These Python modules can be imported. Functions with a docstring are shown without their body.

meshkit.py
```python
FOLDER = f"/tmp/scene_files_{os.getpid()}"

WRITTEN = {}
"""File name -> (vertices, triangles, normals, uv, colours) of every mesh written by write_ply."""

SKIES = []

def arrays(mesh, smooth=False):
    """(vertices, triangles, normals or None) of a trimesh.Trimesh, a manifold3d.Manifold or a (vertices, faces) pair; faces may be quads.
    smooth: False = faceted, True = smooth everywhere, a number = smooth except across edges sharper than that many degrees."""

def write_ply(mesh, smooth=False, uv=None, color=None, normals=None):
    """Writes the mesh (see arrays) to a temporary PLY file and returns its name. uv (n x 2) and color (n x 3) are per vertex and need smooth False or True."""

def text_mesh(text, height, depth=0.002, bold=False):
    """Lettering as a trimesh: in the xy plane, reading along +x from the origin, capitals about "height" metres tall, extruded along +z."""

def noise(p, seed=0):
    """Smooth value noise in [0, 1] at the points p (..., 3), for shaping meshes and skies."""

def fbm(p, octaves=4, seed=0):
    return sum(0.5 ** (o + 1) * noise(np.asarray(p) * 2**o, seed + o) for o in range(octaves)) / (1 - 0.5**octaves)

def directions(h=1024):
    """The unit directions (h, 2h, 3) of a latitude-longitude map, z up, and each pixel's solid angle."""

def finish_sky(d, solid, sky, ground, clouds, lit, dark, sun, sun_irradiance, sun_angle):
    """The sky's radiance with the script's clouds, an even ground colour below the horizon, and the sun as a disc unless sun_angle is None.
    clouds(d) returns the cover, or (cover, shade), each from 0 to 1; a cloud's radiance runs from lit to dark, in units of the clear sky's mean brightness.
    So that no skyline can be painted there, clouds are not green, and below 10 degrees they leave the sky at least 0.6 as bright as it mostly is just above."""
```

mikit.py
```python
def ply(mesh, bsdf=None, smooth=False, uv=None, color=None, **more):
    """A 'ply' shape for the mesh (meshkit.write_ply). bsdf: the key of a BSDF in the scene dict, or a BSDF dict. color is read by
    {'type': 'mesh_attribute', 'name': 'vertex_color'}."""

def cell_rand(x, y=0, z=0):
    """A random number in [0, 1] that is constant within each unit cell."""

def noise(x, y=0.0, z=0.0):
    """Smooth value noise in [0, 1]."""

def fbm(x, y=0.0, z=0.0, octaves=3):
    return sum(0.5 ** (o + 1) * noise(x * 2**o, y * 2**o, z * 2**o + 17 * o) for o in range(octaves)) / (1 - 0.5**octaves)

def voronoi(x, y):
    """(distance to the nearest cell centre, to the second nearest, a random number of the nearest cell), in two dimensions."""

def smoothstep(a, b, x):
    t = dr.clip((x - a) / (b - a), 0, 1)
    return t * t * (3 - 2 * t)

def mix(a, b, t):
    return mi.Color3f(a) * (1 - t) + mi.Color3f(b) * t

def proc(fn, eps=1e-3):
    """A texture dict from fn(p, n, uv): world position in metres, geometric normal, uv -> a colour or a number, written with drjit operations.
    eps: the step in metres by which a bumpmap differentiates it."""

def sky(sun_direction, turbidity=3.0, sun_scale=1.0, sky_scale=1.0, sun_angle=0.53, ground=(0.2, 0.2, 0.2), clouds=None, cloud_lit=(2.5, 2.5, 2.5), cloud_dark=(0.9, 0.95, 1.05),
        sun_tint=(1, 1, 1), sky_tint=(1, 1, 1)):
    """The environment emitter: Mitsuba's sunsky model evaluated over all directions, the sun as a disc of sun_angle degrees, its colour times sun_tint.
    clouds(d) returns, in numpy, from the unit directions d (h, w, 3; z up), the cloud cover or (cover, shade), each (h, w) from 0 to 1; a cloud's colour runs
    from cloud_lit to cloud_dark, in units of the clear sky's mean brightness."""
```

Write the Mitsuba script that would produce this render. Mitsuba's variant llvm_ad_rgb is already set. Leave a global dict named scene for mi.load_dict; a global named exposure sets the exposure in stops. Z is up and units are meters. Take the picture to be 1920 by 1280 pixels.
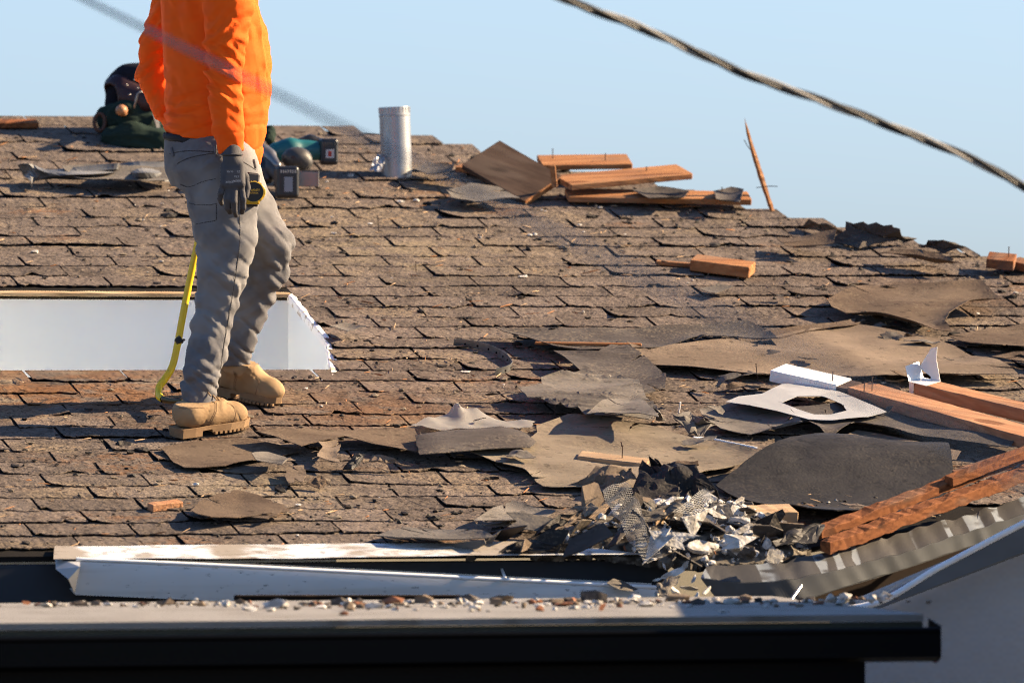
import math, random
import numpy as np, trimesh, mitsuba as mi, drjit as dr, mikit, meshkit
from mikit import proc, noise, fbm, voronoi, cell_rand, smoothstep, mix
from meshkit import noise as nnoise, fbm as nfbm
from shapely.geometry import Polygon, Point, LineString
from scipy.spatial import Delaunay

# ------------------------------------------------------------------ camera, sky, exposure
EYE = np.array([0.0, 0.0, 5.5])
PITCH, ROOF_DIST = math.radians(-0.35), 30.6
T = mi.ScalarTransform4f
FOCUS = 29.6
scene, labels = {}, {}
scene['camera'] = {'type': 'thinlens', 'fov': 6.645, 'fov_axis': 'x', 'aperture_radius': 0.038, 'focus_distance': FOCUS,
                   'near_clip': 0.5, 'far_clip': 5000.0,
                   'to_world': T().look_at(EYE.tolist(), [0, math.cos(PITCH), EYE[2] + math.sin(PITCH)], [0, 0, 1])}
SUN = np.array([math.cos(math.radians(13)) * math.cos(math.radians(27)), math.sin(math.radians(13)) * math.cos(math.radians(27)), math.sin(math.radians(27))])
scene['sky'] = mikit.sky(SUN.tolist(), turbidity=3.0, sun_scale=1.35, sky_scale=.58, sun_tint=(1.0, .97, .955), sky_tint=(.96, 1.0, 1.19))
exposure = 3.2
labels['sky'] = {'kind': 'structure'}

# ------------------------------------------------------------------ the roof's own frame: a along the courses, b up the slope, h off the surface
YAW, SLOPE = math.radians(14.9), math.radians(14.54)
A = np.array([math.cos(YAW), math.sin(YAW), 0.0])
UH = np.array([-math.sin(YAW), math.cos(YAW), 0.0])
U = UH * math.cos(SLOPE) + np.array([0, 0, math.sin(SLOPE)])
N = np.cross(A, U)
O = np.array([0.0, ROOF_DIST * math.cos(PITCH), EYE[2] + ROOF_DIST * math.sin(PITCH)])
RM = np.eye(4); RM[:3, 0], RM[:3, 1], RM[:3, 2], RM[:3, 3] = A, U, N, O
UPR = np.array([A[2], U[2], N[2]])          # the vertical, in roof coordinates
def roofw(p):
    p = np.atleast_2d(np.asarray(p, float))
    return O + p[:, :1] * A + p[:, 1:2] * U + p[:, 2:3] * N
def toroof(p):
    q = np.atleast_2d(np.asarray(p, float)) - O
    return np.stack([q @ A, q @ U, q @ N], 1)

# ------------------------------------------------------------------ helpers
rng = np.random.default_rng(7)
def tm(v, f):
    return trimesh.Trimesh(np.asarray(v, float), np.asarray(f, int), process=False)
def key_for(name):
    if name not in scene and name not in labels: return name
    k = 1
    while f'{name}_{k:03d}' in scene or f'{name}_{k:03d}' in labels: k += 1
    return f'{name}_{k:03d}'
def put(name, mesh, mat, label=None, cat=None, group=None, kind=None, parent=None, smooth=False, roof=False, uv=None):
    """One entry of the scene. roof: the mesh is given in roof coordinates."""
    key = key_for(f'{parent}__{name}' if parent else name)
    if isinstance(mesh, (list, tuple)) and isinstance(mesh[0], trimesh.Trimesh): mesh = trimesh.util.concatenate(list(mesh))
    if roof: mesh = tm(roofw(mesh.vertices), mesh.faces)
    scene[key] = mikit.ply(mesh, mat, smooth=smooth, uv=uv)
    say(key, label, cat, group, kind)
    return key
def say(key, label=None, cat=None, group=None, kind=None):
    d = {k: v for k, v in (('label', label), ('category', cat), ('group', group), ('kind', kind)) if v}
    if d: labels[key] = d
    return key
def thing(name, label, cat, group=None):
    return say(key_for(name), label, cat, group)

def mod_box(p0, p1, side, up, w, t, ch=0.003, n=1, rough=0.0, seed=0):
    """A board from p0 to p1: width w along side, thickness t along up, edges chamfered, n cuts along it."""
    p0, p1, side, up = (np.asarray(x, float) for x in (p0, p1, side, up))
    d = (p1 - p0) / np.linalg.norm(p1 - p0)
    side = side - d * (side @ d); side /= np.linalg.norm(side)
    up = np.cross(d, side) * np.sign(np.cross(d, side) @ up)
    W, H = w / 2, t / 2
    c = min(ch, W * .9, H * .9)
    ring = np.array([(-W + c, -H), (W - c, -H), (W, -H + c), (W, H - c), (W - c, H), (-W + c, H), (-W, H - c), (-W, -H + c)])
    L = np.linalg.norm(p1 - p0)
    ts = np.concatenate([[0.0], np.linspace(c, L - c, n + 1), [L]])
    V = []
    for i, s in enumerate(ts):
        k = 1 - (c / max(W, H) if i in (0, len(ts) - 1) else 0)
        V.append(p0 + d * s + (ring[:, :1] * k) * side + (ring[:, 1:] * k) * up)
    V = np.array(V); m = len(ts)
    if rough: V[1:-1] += (nnoise(V[1:-1] * 40 + seed * 9.1) - .5)[..., None] * rough * np.sign(np.einsum('ijk,k->ij', V[1:-1] - p0, up) - 0)[..., None] * up
    F = []
    for i in range(m - 1):
        for j in range(8):
            a, b = i * 8 + j, i * 8 + (j + 1) % 8
            F += [(a, b, b + 8), (a, b + 8, a + 8)]
    V = V.reshape(-1, 3)
    F += [(0, j + 1, j) for j in range(1, 7)]
    F += [((m - 1) * 8, (m - 1) * 8 + j, (m - 1) * 8 + j + 1) for j in range(1, 7)]
    M = tm(V, F)
    if M.volume < 0: M.invert()
    return M

def tube(path, r, n=8, caps=True):
    p = np.asarray(path, float); r = np.broadcast_to(np.asarray(r, float), (len(p),))
    t = np.gradient(p, axis=0); t /= np.linalg.norm(t, axis=1, keepdims=True) + 1e-12
    ref = np.array([0, 0, 1.0]) if abs(t[0, 2]) < .9 else np.array([1.0, 0, 0])
    x = np.cross(t[0], ref); x /= np.linalg.norm(x)
    ang = np.arange(n) * 2 * np.pi / n
    V = []
    for i in range(len(p)):
        x = x - t[i] * (x @ t[i]); x /= np.linalg.norm(x); y = np.cross(t[i], x)
        V.append(p[i] + r[i] * (np.cos(ang)[:, None] * x + np.sin(ang)[:, None] * y))
    V = np.vstack(V); F = []
    for i in range(len(p) - 1):
        for j in range(n):
            a, b = i * n + j, i * n + (j + 1) % n
            F += [(a, b, b + n), (a, b + n, a + n)]
    if caps:
        e = (len(p) - 1) * n
        F += [(0, j + 1, j) for j in range(1, n - 1)] + [(e, e + j, e + j + 1) for j in range(1, n - 1)]
    return tm(V, F)

def spline(p, n):
    p = np.asarray(p, float)
    from scipy.interpolate import CubicSpline, PchipInterpolator
    s = np.concatenate([[0], np.cumsum(np.linalg.norm(np.diff(p[:, :3], axis=0), axis=1))])
    return PchipInterpolator(s, p)(np.linspace(0, s[-1], n))

def fill(poly, step, jag=0.0, seed=0):
    """(points, triangles, boundary loop) filling the polygon with triangles about step wide; jag: the outline torn by that much."""
    ring = np.array(poly.exterior.coords)[:-1]
    if not poly.exterior.is_ccw: ring = ring[::-1]
    ls = LineString(np.vstack([ring, ring[:1]]))
    n = max(8, int(ls.length / step)); s = np.linspace(0, ls.length, n, endpoint=False)
    corners = [ls.project(Point(c)) for c in ring]
    s = np.unique(np.round(np.concatenate([s, corners]), 5))
    s = s[np.concatenate([[True], np.diff(s) > step * .25])]
    B = np.array([ls.interpolate(x).coords[0] for x in s])
    if jag:
        q = np.column_stack([B * 22, np.full(len(B), seed * 3.3)]); q2 = np.column_stack([B * 70, np.full(len(B), seed * 1.7)])
        nx = np.roll(B, -1, 0) - np.roll(B, 1, 0); nx = np.column_stack([nx[:, 1], -nx[:, 0]]) / (np.linalg.norm(nx, axis=1, keepdims=True) + 1e-9)
        q3 = np.column_stack([B * 170, np.full(len(B), seed * 2.1)]); rag = np.clip(nnoise(np.column_stack([B * 5, np.full(len(B), seed * 5.)])) * 2.4 - .7, 0, 1)
        B = B + nx * (((nnoise(q) - .5) * .8 + (nnoise(q2) - .5) * 1.2 + (nnoise(q3) - .5) * 1.2) * (.25 + 1.1 * rag))[:, None] * jag
        if not Polygon(B).is_valid: B = np.array([ls.interpolate(x).coords[0] for x in s])
    P = Polygon(B)
    x0, y0, x1, y1 = P.bounds
    gx, gy = np.meshgrid(np.arange(x0, x1, step), np.arange(y0, y1, step))
    G = np.column_stack([gx.ravel(), gy.ravel()])
    r = np.random.default_rng(seed); G = G + r.uniform(-.25, .25, G.shape) * step
    import shapely
    inner = P.buffer(-step * .45)
    G = G[shapely.contains_xy(inner, G[:, 0], G[:, 1])] if not inner.is_empty else G[:0]
    pts = np.vstack([B, G])
    tri = Delaunay(pts).simplices
    c = pts[tri].mean(1); tri = tri[shapely.contains_xy(P, c[:, 0], c[:, 1])]
    d1, d2 = pts[tri[:, 1]] - pts[tri[:, 0]], pts[tri[:, 2]] - pts[tri[:, 0]]
    cr = d1[:, 0] * d2[:, 1] - d1[:, 1] * d2[:, 0]
    tri = np.where((cr < 0)[:, None], tri[:, ::-1], tri)
    return pts, tri, len(B)

def slab(poly, hfun, thick, step=0.03, jag=0.0, seed=0):
    """A bent sheet in roof coordinates: outline poly in (a, b), top at hfun(points) above the slope."""
    if not isinstance(poly, Polygon): poly = Polygon(poly)
    if not poly.is_valid: poly = poly.buffer(0)
    if poly.geom_type != 'Polygon': poly = max(poly.geoms, key=lambda g: g.area)
    pts, tri, nb = fill(poly, step, jag, seed)
    h = hfun(pts)
    n = len(pts)
    V = np.vstack([np.column_stack([pts, h]), np.column_stack([pts, h - thick])])
    j = np.arange(nb); k = (j + 1) % nb
    F = np.vstack([tri, tri[:, ::-1] + n, np.column_stack([j, j + n, k + n]), np.column_stack([j, k + n, k])])
    return tm(V, F)

_ICO = {k: trimesh.creation.icosphere(k, 1.0) for k in (0, 1, 2)}
def lump(r, s, scale, rough, at, sub=0):
    v = _ICO[sub].vertices * s * scale; v = v + r.normal(0, s * rough, v.shape)
    return tm(v + at, _ICO[sub].faces)
def mat(name, d, two=True):
    scene[name] = {'type': 'twosided', 'b': d} if two else d
    return name
def pr(fn=None, color=None, rough=.7, spec=.35, bump=None, bscale=.002, beps=1e-3, dim=.60, **more):
    """A principled BSDF; dim scales the colour to the real albedo."""
    c = proc(lambda p, n, uv: mi.Color3f(fn(p, n, uv)) * dim) if fn else {'type': 'rgb', 'value': [x * dim for x in color]}
    d = {'type': 'principled', 'base_color': c, 'roughness': rough, 'specular': spec, **more}
    if bump: d = {'type': 'bumpmap', 'arbitrary': proc(bump, beps), 'scale': bscale, 'b': d}
    return d
C3 = mi.Color3f
def rc(p):
    """Roof coordinates inside a texture function."""
    q = p - mi.Point3f(*O.tolist())
    return dr.dot(q, mi.Vector3f(*A.tolist())), dr.dot(q, mi.Vector3f(*U.tolist())), dr.dot(q, mi.Vector3f(*N.tolist()))
#%%PARTS%%

# ------------------------------------------------------------------ materials of the setting
# where bark dust, sawdust and rust lie on the shingles: centre, spread, colour, amount
ZONES = [(*q, ra, rb, col, am) for q, ra, rb, col, am in zip([(-1.685,-0.651),(-0.740,-0.935),(0.346,2.138),(-0.109,1.234),(0.408,1.275),(-1.338,-1.872),(1.712,0.585)], (.5, .35, .3, .35, .5, .3, .5), (.3, .3, .16, .35, .3, .2, .3), ((.24, .115, .05), (.20, .11, .06), (.27, .15, .08), (.40, .32, .20), (.34, .26, .17), (.42, .34, .22), (.15, .085, .05)), (.9, .8, .8, .4, .35, .5, .6))]
def shingle_fn(tone, tint):
    def f(p, n, uv):
        a, b, h = rc(p)
        g = noise(a * 210, b * 210, h * 210) * .6 + noise(a * 90, b * 90, 3.1) * .4
        m = fbm(a * 14, b * 14, 7.7, 3)
        big = fbm(a * 1.7, b * 2.4, 1.3, 3)
        c = mix((.112 * tone, .090 * tone, .076 * tone), (.243 * tone, .196 * tone, .166 * tone), smoothstep(.25, .75, m * .55 + g * .45))
        c = mix(c, mi.Color3f(*tint), .28 * smoothstep(.45, .7, big))
        dust = smoothstep(.57, .72, fbm(a * 3.1 + 5, b * 5.2, 9.1, 4)) * smoothstep(.35, .6, g)
        c = mix(c, (.36, .275, .18), .55 * dust)
        for ca, cb, ra, rb, col, amt in ZONES:
            z = dr.exp(-dr.square((a - ca) / ra) - dr.square((b - cb) / rb)) * smoothstep(.32, .6, fbm(a * 11, b * 17, ca, 4))
            c = mix(c, mi.Color3f(*col), amt * z)
        rust = smoothstep(.62, .76, fbm(a * 2.3 + 31, b * 5.5, 2.2, 4)) * smoothstep(.3, .6, noise(a * 60, b * 90))
        c = mix(c, (.23, .115, .055), .6 * rust)
        sp = noise(a * 120, b * 150, h * 90 + 2.)
        c = mix(c, (.42, .335, .25), .85 * smoothstep(.76, .9, sp) * smoothstep(.3, .6, noise(a * 9, b * 9, 6.)))
        c = mix(c, (.02, .016, .014), .85 * smoothstep(.34, .18, sp))
        dark = smoothstep(.64, .78, fbm(a * 30, b * 52, 4.4, 4))
        return mix(c, (.03, .024, .02), .8 * dark)
    return f
def shingle_bump(p, n, uv):
    a, b, h = rc(p)
    return noise(a * 170, b * 170, h * 170) * .6 + noise(a * 60, b * 60, 5.0) * .8 + fbm(a * 12, b * 16, 2.0, 2) * 1.5
for i, (tn, ti) in enumerate([(1.0, (.17, .138, .115)), (.80, (.14, .115, .10)), (1.15, (.21, .17, .135)), (.92, (.19, .135, .10))]):
    mat(f'shingle_grit_{i}', pr(shingle_fn(tn, ti), rough=.95, spec=.15, bump=shingle_bump, bscale=.0042, beps=.002))
mat('black_felt', pr(color=(.02, .018, .017), rough=.95, spec=.1))
def raw_wood(c0, c1, fx=9., seed=0.):
    def f(p, n, uv):
        a, b, h = rc(p)
        g = fbm(a * fx + seed, b * 60 + seed, h * 60, 3)
        return mix(c0, c1, smoothstep(.3, .7, g))
    return f
mat('deck_wood', pr(raw_wood((.30, .20, .11), (.48, .35, .21)), rough=.8, dim=1.0))
def drywall_fn(p, n, uv):
    return mix((.70, .73, .725), (.80, .83, .82), fbm(p.x * 3, p.y * 3, p.z * 3, 3))
mat('white_drywall', pr(drywall_fn, dim=1.0, rough=.75, spec=.3, bump=lambda p, n, uv: fbm(p.x * 70, p.y * 70, p.z * 70, 2), bscale=.0007, beps=.003))
mat('plaster_break', pr(lambda p, n, uv: mix((.50, .42, .33), (.84, .82, .79), smoothstep(.3, .45, fbm(p.x * 40, p.y * 40, p.z * 40, 3))), dim=1.0, rough=.95, spec=.1))
def stucco_fn(p, n, uv):
    m = fbm(p.x * 2.2, p.y * 2.2, p.z * 2.2, 4)
    return mix((.30, .32, .345), (.44, .455, .475), m * .7 + .3 * noise(p.x * 90, p.y * 90, p.z * 90))
mat('grey_stucco', pr(stucco_fn, dim=.95, rough=.95, spec=.15, bump=lambda p, n, uv: fbm(p.x * 60, p.y * 60, p.z * 60, 3), bscale=.005, beps=.004))
mat('dark_fascia_paint', pr(color=(.035, .042, .055), rough=.6))
mat('bare_soil', pr(lambda p, n, uv: mix((.16, .15, .10), (.26, .22, .15), fbm(p.x * .7, p.y * .7, 0., 4)), rough=1.0, spec=.05))

# ------------------------------------------------------------------ ground
g_ = 2500.0
put('ground', tm([(-g_, -g_, 0), (g_, -g_, 0), (g_, g_, 0), (-g_, g_, 0)], [(0, 1, 2), (0, 2, 3)]), 'bare_soil', kind='structure')

# ------------------------------------------------------------------ house: deck, walls, skylight well, shingles
house = thing('house', 'old house with a worn brown shingle roof being torn off, its skylight well open', 'house')
RIDGE = 3.165
HIP = np.array([(-.35, RIDGE)] + [(0.048,3.119),(0.247,3.079),(0.399,3.013),(0.559,2.819),(0.755,2.610),(0.966,2.386),(1.217,2.165),(1.392,1.904),(1.647,1.647),(1.868,1.424),(2.180,1.109)] + [(3.3, 0.0), (4.6, -1.4)])
def hip_a(b): return np.interp(-np.asarray(b, float), -HIP[:, 1], HIP[:, 0])
EAVE = -2.6
EDGE = [(-0.103,-2.780),(1.182,-2.151)]
e0, e1 = np.array(EDGE[0]), np.array(EDGE[1]); e2 = e0 + (e1 - e0) * 3.4
HOLE = [(-2.3, -.455)] + [(-0.749,-0.461),(-0.657,0.026),(-0.645,0.655)] + [(-2.3, .69)]
HSIDE = np.array(HOLE[1:4])
LEFT = -4.2
outline = Polygon([(LEFT, EAVE), (e0[0] - .08, EAVE), tuple(e0), tuple(e2)] + [tuple(p) for p in HIP[::-1] if p[1] > e2[1]] + [(LEFT, RIDGE)], [HOLE[::-1]])
deck = trimesh.creation.extrude_polygon(outline, .018, engine='earcut'); deck.apply_translation([0, 0, -.019])
roof_key = put('roof', deck, 'black_felt', parent=house, roof=True)
# far slopes behind ridge and hip
hp = roofw(np.column_stack([HIP, np.full(len(HIP), -.004)]))
side = np.vstack([hp, hp + (A * 3.5 - np.array([0, 0, 3.5 * math.tan(SLOPE)]))]); m_ = len(hp)
put('side_slope', tm(side, [t for i in range(m_ - 1) for t in ((i, i + m_, i + 1), (i + 1, i + m_, i + m_ + 1))]), 'shingle_grit_1', parent=house)
rl = roofw([(LEFT, RIDGE, -.004), (HIP[1][0], RIDGE - .02, -.004)]); bk = UH * 4 - np.array([0, 0, 4 * math.tan(SLOPE)])
put('back_slope', tm(np.vstack([rl, rl + bk + [[0, 0, 0], (A * 4).tolist()]]), [(0, 1, 2), (1, 3, 2)]), 'shingle_grit_1', parent=house)
# walls below the eaves
def wall_mesh(q0, q1, zt, th=.2):
    q0, q1 = np.asarray(q0, float), np.asarray(q1, float); d = q1 - q0; nrm = np.array([-d[1], d[0]]) / np.linalg.norm(d) * th
    pz = [(*q, z) for z in (-.05, zt) for q in (q0, q1, q1 + nrm, q0 + nrm)]
    M = trimesh.convex.convex_hull(np.array(pz)); return M
fl = roofw([(LEFT, EAVE + .45, 0), (1.2, EAVE + .45, 0)])
put('front_wall', wall_mesh(fl[0, :2], fl[1, :2], 4.35), 'grey_stucco', parent=house)
# fascia board along the eave
f0, f1 = roofw([(LEFT, EAVE, -.022), (e0[0] - .05, EAVE, -.022)])
put('fascia_board', mod_box(f0 + UH * .015 - [0, 0, .09], f1 + UH * .015 - [0, 0, .09], UH, [0, 0, 1], .03, .17), 'dark_fascia_paint', parent=house)

well = f'{house}__skylight_well'
hw = roofw([(x, y, -.024) for x, y in HOLE])
drop = np.array([0, 0, 1.0])
def panel(i, j, inset=0.0, th=.013):
    p, q = hw[i], hw[j]; d = (q - p) / np.linalg.norm(q - p); nn = np.cross(d, [0, 0, 1]); nn /= np.linalg.norm(nn)
    cen = hw.mean(0)
    if nn @ (cen - p) > 0: nn = -nn
    V = []
    for z in (0, 1):
        for o in (0, th):
            V += [p + nn * o - drop * z - d * .0, q + nn * o - drop * z]
    return trimesh.convex.convex_hull(np.array(V))
for i_, j_ in ((3, 4), (2, 3), (1, 2), (0, 1), (4, 0)): put('panel', panel(i_, j_), 'white_drywall', parent=well)
put('shaft_floor', trimesh.convex.convex_hull(np.vstack([hw - drop * .98, hw - drop * 1.0])), 'white_drywall', parent=well)
# the cut edge of the sheathing above the far wall
r0, r1 = np.array([-2.3, .683]), HSIDE[2] + [.004, -.006]
put('sheathing_edge', mod_box([r0[0], r0[1], -.002], [r1[0], r1[1], -.002], [0, 1, 0], [0, 0, 1], .026, .014, .002, 30, .004), 'deck_wood', parent=well, roof=True)
# broken plaster along the right side
bp = []
for t in np.linspace(0.01, .965, 80):
    bq = HSIDE[2, 1] * (1 - t) + HSIDE[0, 1] * t; q = np.array([np.interp(bq, HSIDE[:, 1], HSIDE[:, 0]), bq])
    s = rng.uniform(.006, .010) * (1.0 if t > .6 else .85); ico = trimesh.creation.icosphere(1, s)
    ico.vertices *= [rng.uniform(.5, .9), rng.uniform(1.2, 2.4), rng.uniform(.5, .9)]; ico.vertices += (nnoise(ico.vertices * 90 + t * 50)[:, None] - .5) * .014
    ico.apply_translation([q[0] + rng.uniform(0, .012) + (.012 if t > .6 else 0), q[1], -.008 + rng.uniform(-.008, .004)]); bp.append(ico)
put('broken_plaster_edge', bp, 'plaster_break', parent=well, roof=True)
for i_ in (0, 1): put('corner_bead', mod_box([HSIDE[i_ + 1, 0] + .006, HSIDE[i_ + 1, 1], -.012], [HSIDE[i_, 0] + .006, HSIDE[i_, 1], -.012], [1, 0, 0], [0, 0, 1], .022, .03, .003, 40, .006), 'plaster_break', parent=well, roof=True)

ROWS, TAB = .1425, .333
rows = [(i, .316 - ROWS * i) for i in range(-20, 21)]
hole_poly = Polygon(HOLE)
tabs, rest = [], []
def make_tab(a0, a1, b, seed, full=True, lift=1.0):
    r = np.random.default_rng(seed)
    w = a1 - a0; nx = max(2, int(round(w / .017))); 
    ub = np.array([0.0, .10, .45, 1.0]); depth = ROWS + .02
    x = np.linspace(0, 1, nx + 1); X, Y = np.meshgrid(x, ub)
    aa = a0 + X * w + r.normal(0, .0012, X.shape)
    edge = (nnoise(np.column_stack([aa[0] * 9, np.full(nx + 1, b * 7), np.zeros(nx + 1)])) - .5) * .020 + r.normal(0, .0040, nx + 1)
    if r.random() < .22:          # a bite out of the lower edge
        c = r.uniform(0, 1); edge += .05 * r.uniform(.4, 1) * np.exp(-((x - c) / r.uniform(.04, .12)) ** 2)
    if r.random() < .16: edge += .03 * r.uniform(.3, 1) * np.clip((r.choice([x, 1 - x], axis=0) - .6) / .4, 0, 1)
    bb = b + Y * depth + edge[None] * (1 - Y)
    cl, cr_ = r.gamma(1.8, .0026), r.gamma(1.4, .0015)
    mid = r.normal(0, .0015)
    fall = (1 - Y) ** 1.7
    H = .0022 + (.0050 * lift + r.uniform(0, .0022)) * (1 - Y) + fall * (cl * np.clip(1 - X / .28, 0, 1) ** 1.6 + cr_ * np.clip(1 - (1 - X) / .25, 0, 1) ** 1.6 + mid * np.sin(X * np.pi) + r.normal(0, .0009, X.shape))
    th = .0032
    top = np.stack([aa, bb, H], -1).reshape(-1, 3); bot = top - [0, 0, th]
    n = len(top); m = nx + 1; F = []
    for j in range(len(ub) - 1):
        for i in range(nx):
            q = j * m + i; F += [(q, q + 1, q + m + 1), (q, q + m + 1, q + m)]
    for i in range(nx): F += [(i, i + n, i + 1 + n), (i, i + 1 + n, i + 1)]
    for j in range(len(ub) - 1):
        q = j * m; F += [(q, q + m, q + m + n), (q, q + m + n, q + n)]
        q = j * m + nx; F += [(q, q + n, q + m + n), (q, q + m + n, q + m)]
    # underside near the lower edge
    for i in range(nx): F += [(i + n, i + m + n, i + 1 + m + n), (i + n, i + 1 + m + n, i + 1 + n)]
    return tm(np.vstack([top, bot]), F)
for i, b in rows:
    bj = b + (math.sin(i * 12.9898) * 43758.5453 % 1 - .5) * .012
    ph = -.556 + .125 * i
    j0 = int(math.floor((LEFT + 1.6 - ph) / TAB)); 
    for j in range(j0, 30):
        r = np.random.default_rng(100000 + i * 97 + j)
        g = abs(r.normal(.007, .002)) + .003
        a0, a1 = ph + j * TAB + g / 2, ph + (j + 1) * TAB - g / 2
        ha = float(hip_a(b + .07)) + .02
        if a0 > ha - .03 or a0 > 3.2: break
        a1 = min(a1, ha)
        if b < EAVE + .02: continue
        # clip at the diagonal edge on the right
        if a1 > e0[0]:
            lim = e0[1] + (a1 - e0[0]) * (e1[1] - e0[1]) / (e1[0] - e0[0])
            if b < lim - .02: continue
        segs = [(a0, a1)]
        if b < .68 and b + ROWS > -.44:      # round the skylight
            edge_a = float(np.interp(b + .07, HSIDE[:, 1], HSIDE[:, 0])) - .018
            if a0 < edge_a and a1 > -2.3:
                segs = [(edge_a + .03, a1)] if a1 > edge_a + .06 else []
                if b < -.44 - .03: segs = [(a0, a1)]
        for s0, s1 in segs:
            tabs.append((b, i, j, make_tab(s0, s1, bj, 500000 + i * 131 + j, lift=r.choice([.1, .35, .7, 1.0, 1.5])), s0, s1))
tabs.sort(key=lambda t: t[0])
view = [t for t in tabs if -2.45 + .12 * t[0] * -1 < t[5] and t[4] < 2.4]
others = [t for t in tabs if not (-2.45 + .12 * t[0] * -1 < t[5] and t[4] < 2.4)]
others += view[300:]
for b, i, j, mesh, s0, s1 in view[:300]:
    put('shingle', mesh, f'shingle_grit_{(i * 7 + j * 3 + (i * j) % 5) % 4}', parent=roof_key, roof=True, smooth=35)
put('shingle_field', [t[3] for t in others], 'shingle_grit_0', parent=roof_key, roof=True, smooth=35, kind='stuff')

# ------------------------------------------------------------------ roofing felt and other sheets lying on the slope
def felt_fn(c0, c1, stain, sc=1.0, dust=.25, seed=0.):
    def f(p, n, uv):
        a, b, h = rc(p)
        m = fbm(a * 5 * sc + seed, b * 9 * sc + seed, h * 8, 4)
        c = mix(c0, c1, smoothstep(.3, .7, m))
        st = smoothstep(.52, .7, fbm(a * 2.4 + seed * 2, b * 7 + seed, 3.3, 4))
        c = mix(c, stain, .6 * st)
        streak = smoothstep(.55, .8, noise(a * 16 + seed, b * 150, h * 60))
        c = mix(c, c1, .35 * streak)
        g = smoothstep(.5, .8, noise(a * 150, b * 150, h * 130)) * smoothstep(.35, .65, fbm(a * 5, b * 8, seed + 1., 3))
        c = mix(c, (.36, .29, .20), dust * g)
        return mix(c, mi.Color3f(*c0) * .35, .6 * smoothstep(.66, .8, fbm(a * 34 + seed, b * 60, 1.0, 4)))
    return f
def felt_bump(p, n, uv):
    a, b, h = rc(p)
    return fbm(a * 25, b * 60, h * 40, 3) + .3 * noise(a * 160, b * 160, h * 160)
mat('felt_brown', pr(felt_fn((.125, .088, .064), (.175, .128, .092), (.10, .068, .05), seed=1.), rough=.9, spec=.2, bump=felt_bump, bscale=.003))
mat('felt_tan', pr(felt_fn((.20, .152, .112), (.275, .212, .16), (.15, .115, .088), seed=4.), rough=.9, spec=.2, bump=felt_bump, bscale=.0025))
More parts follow.
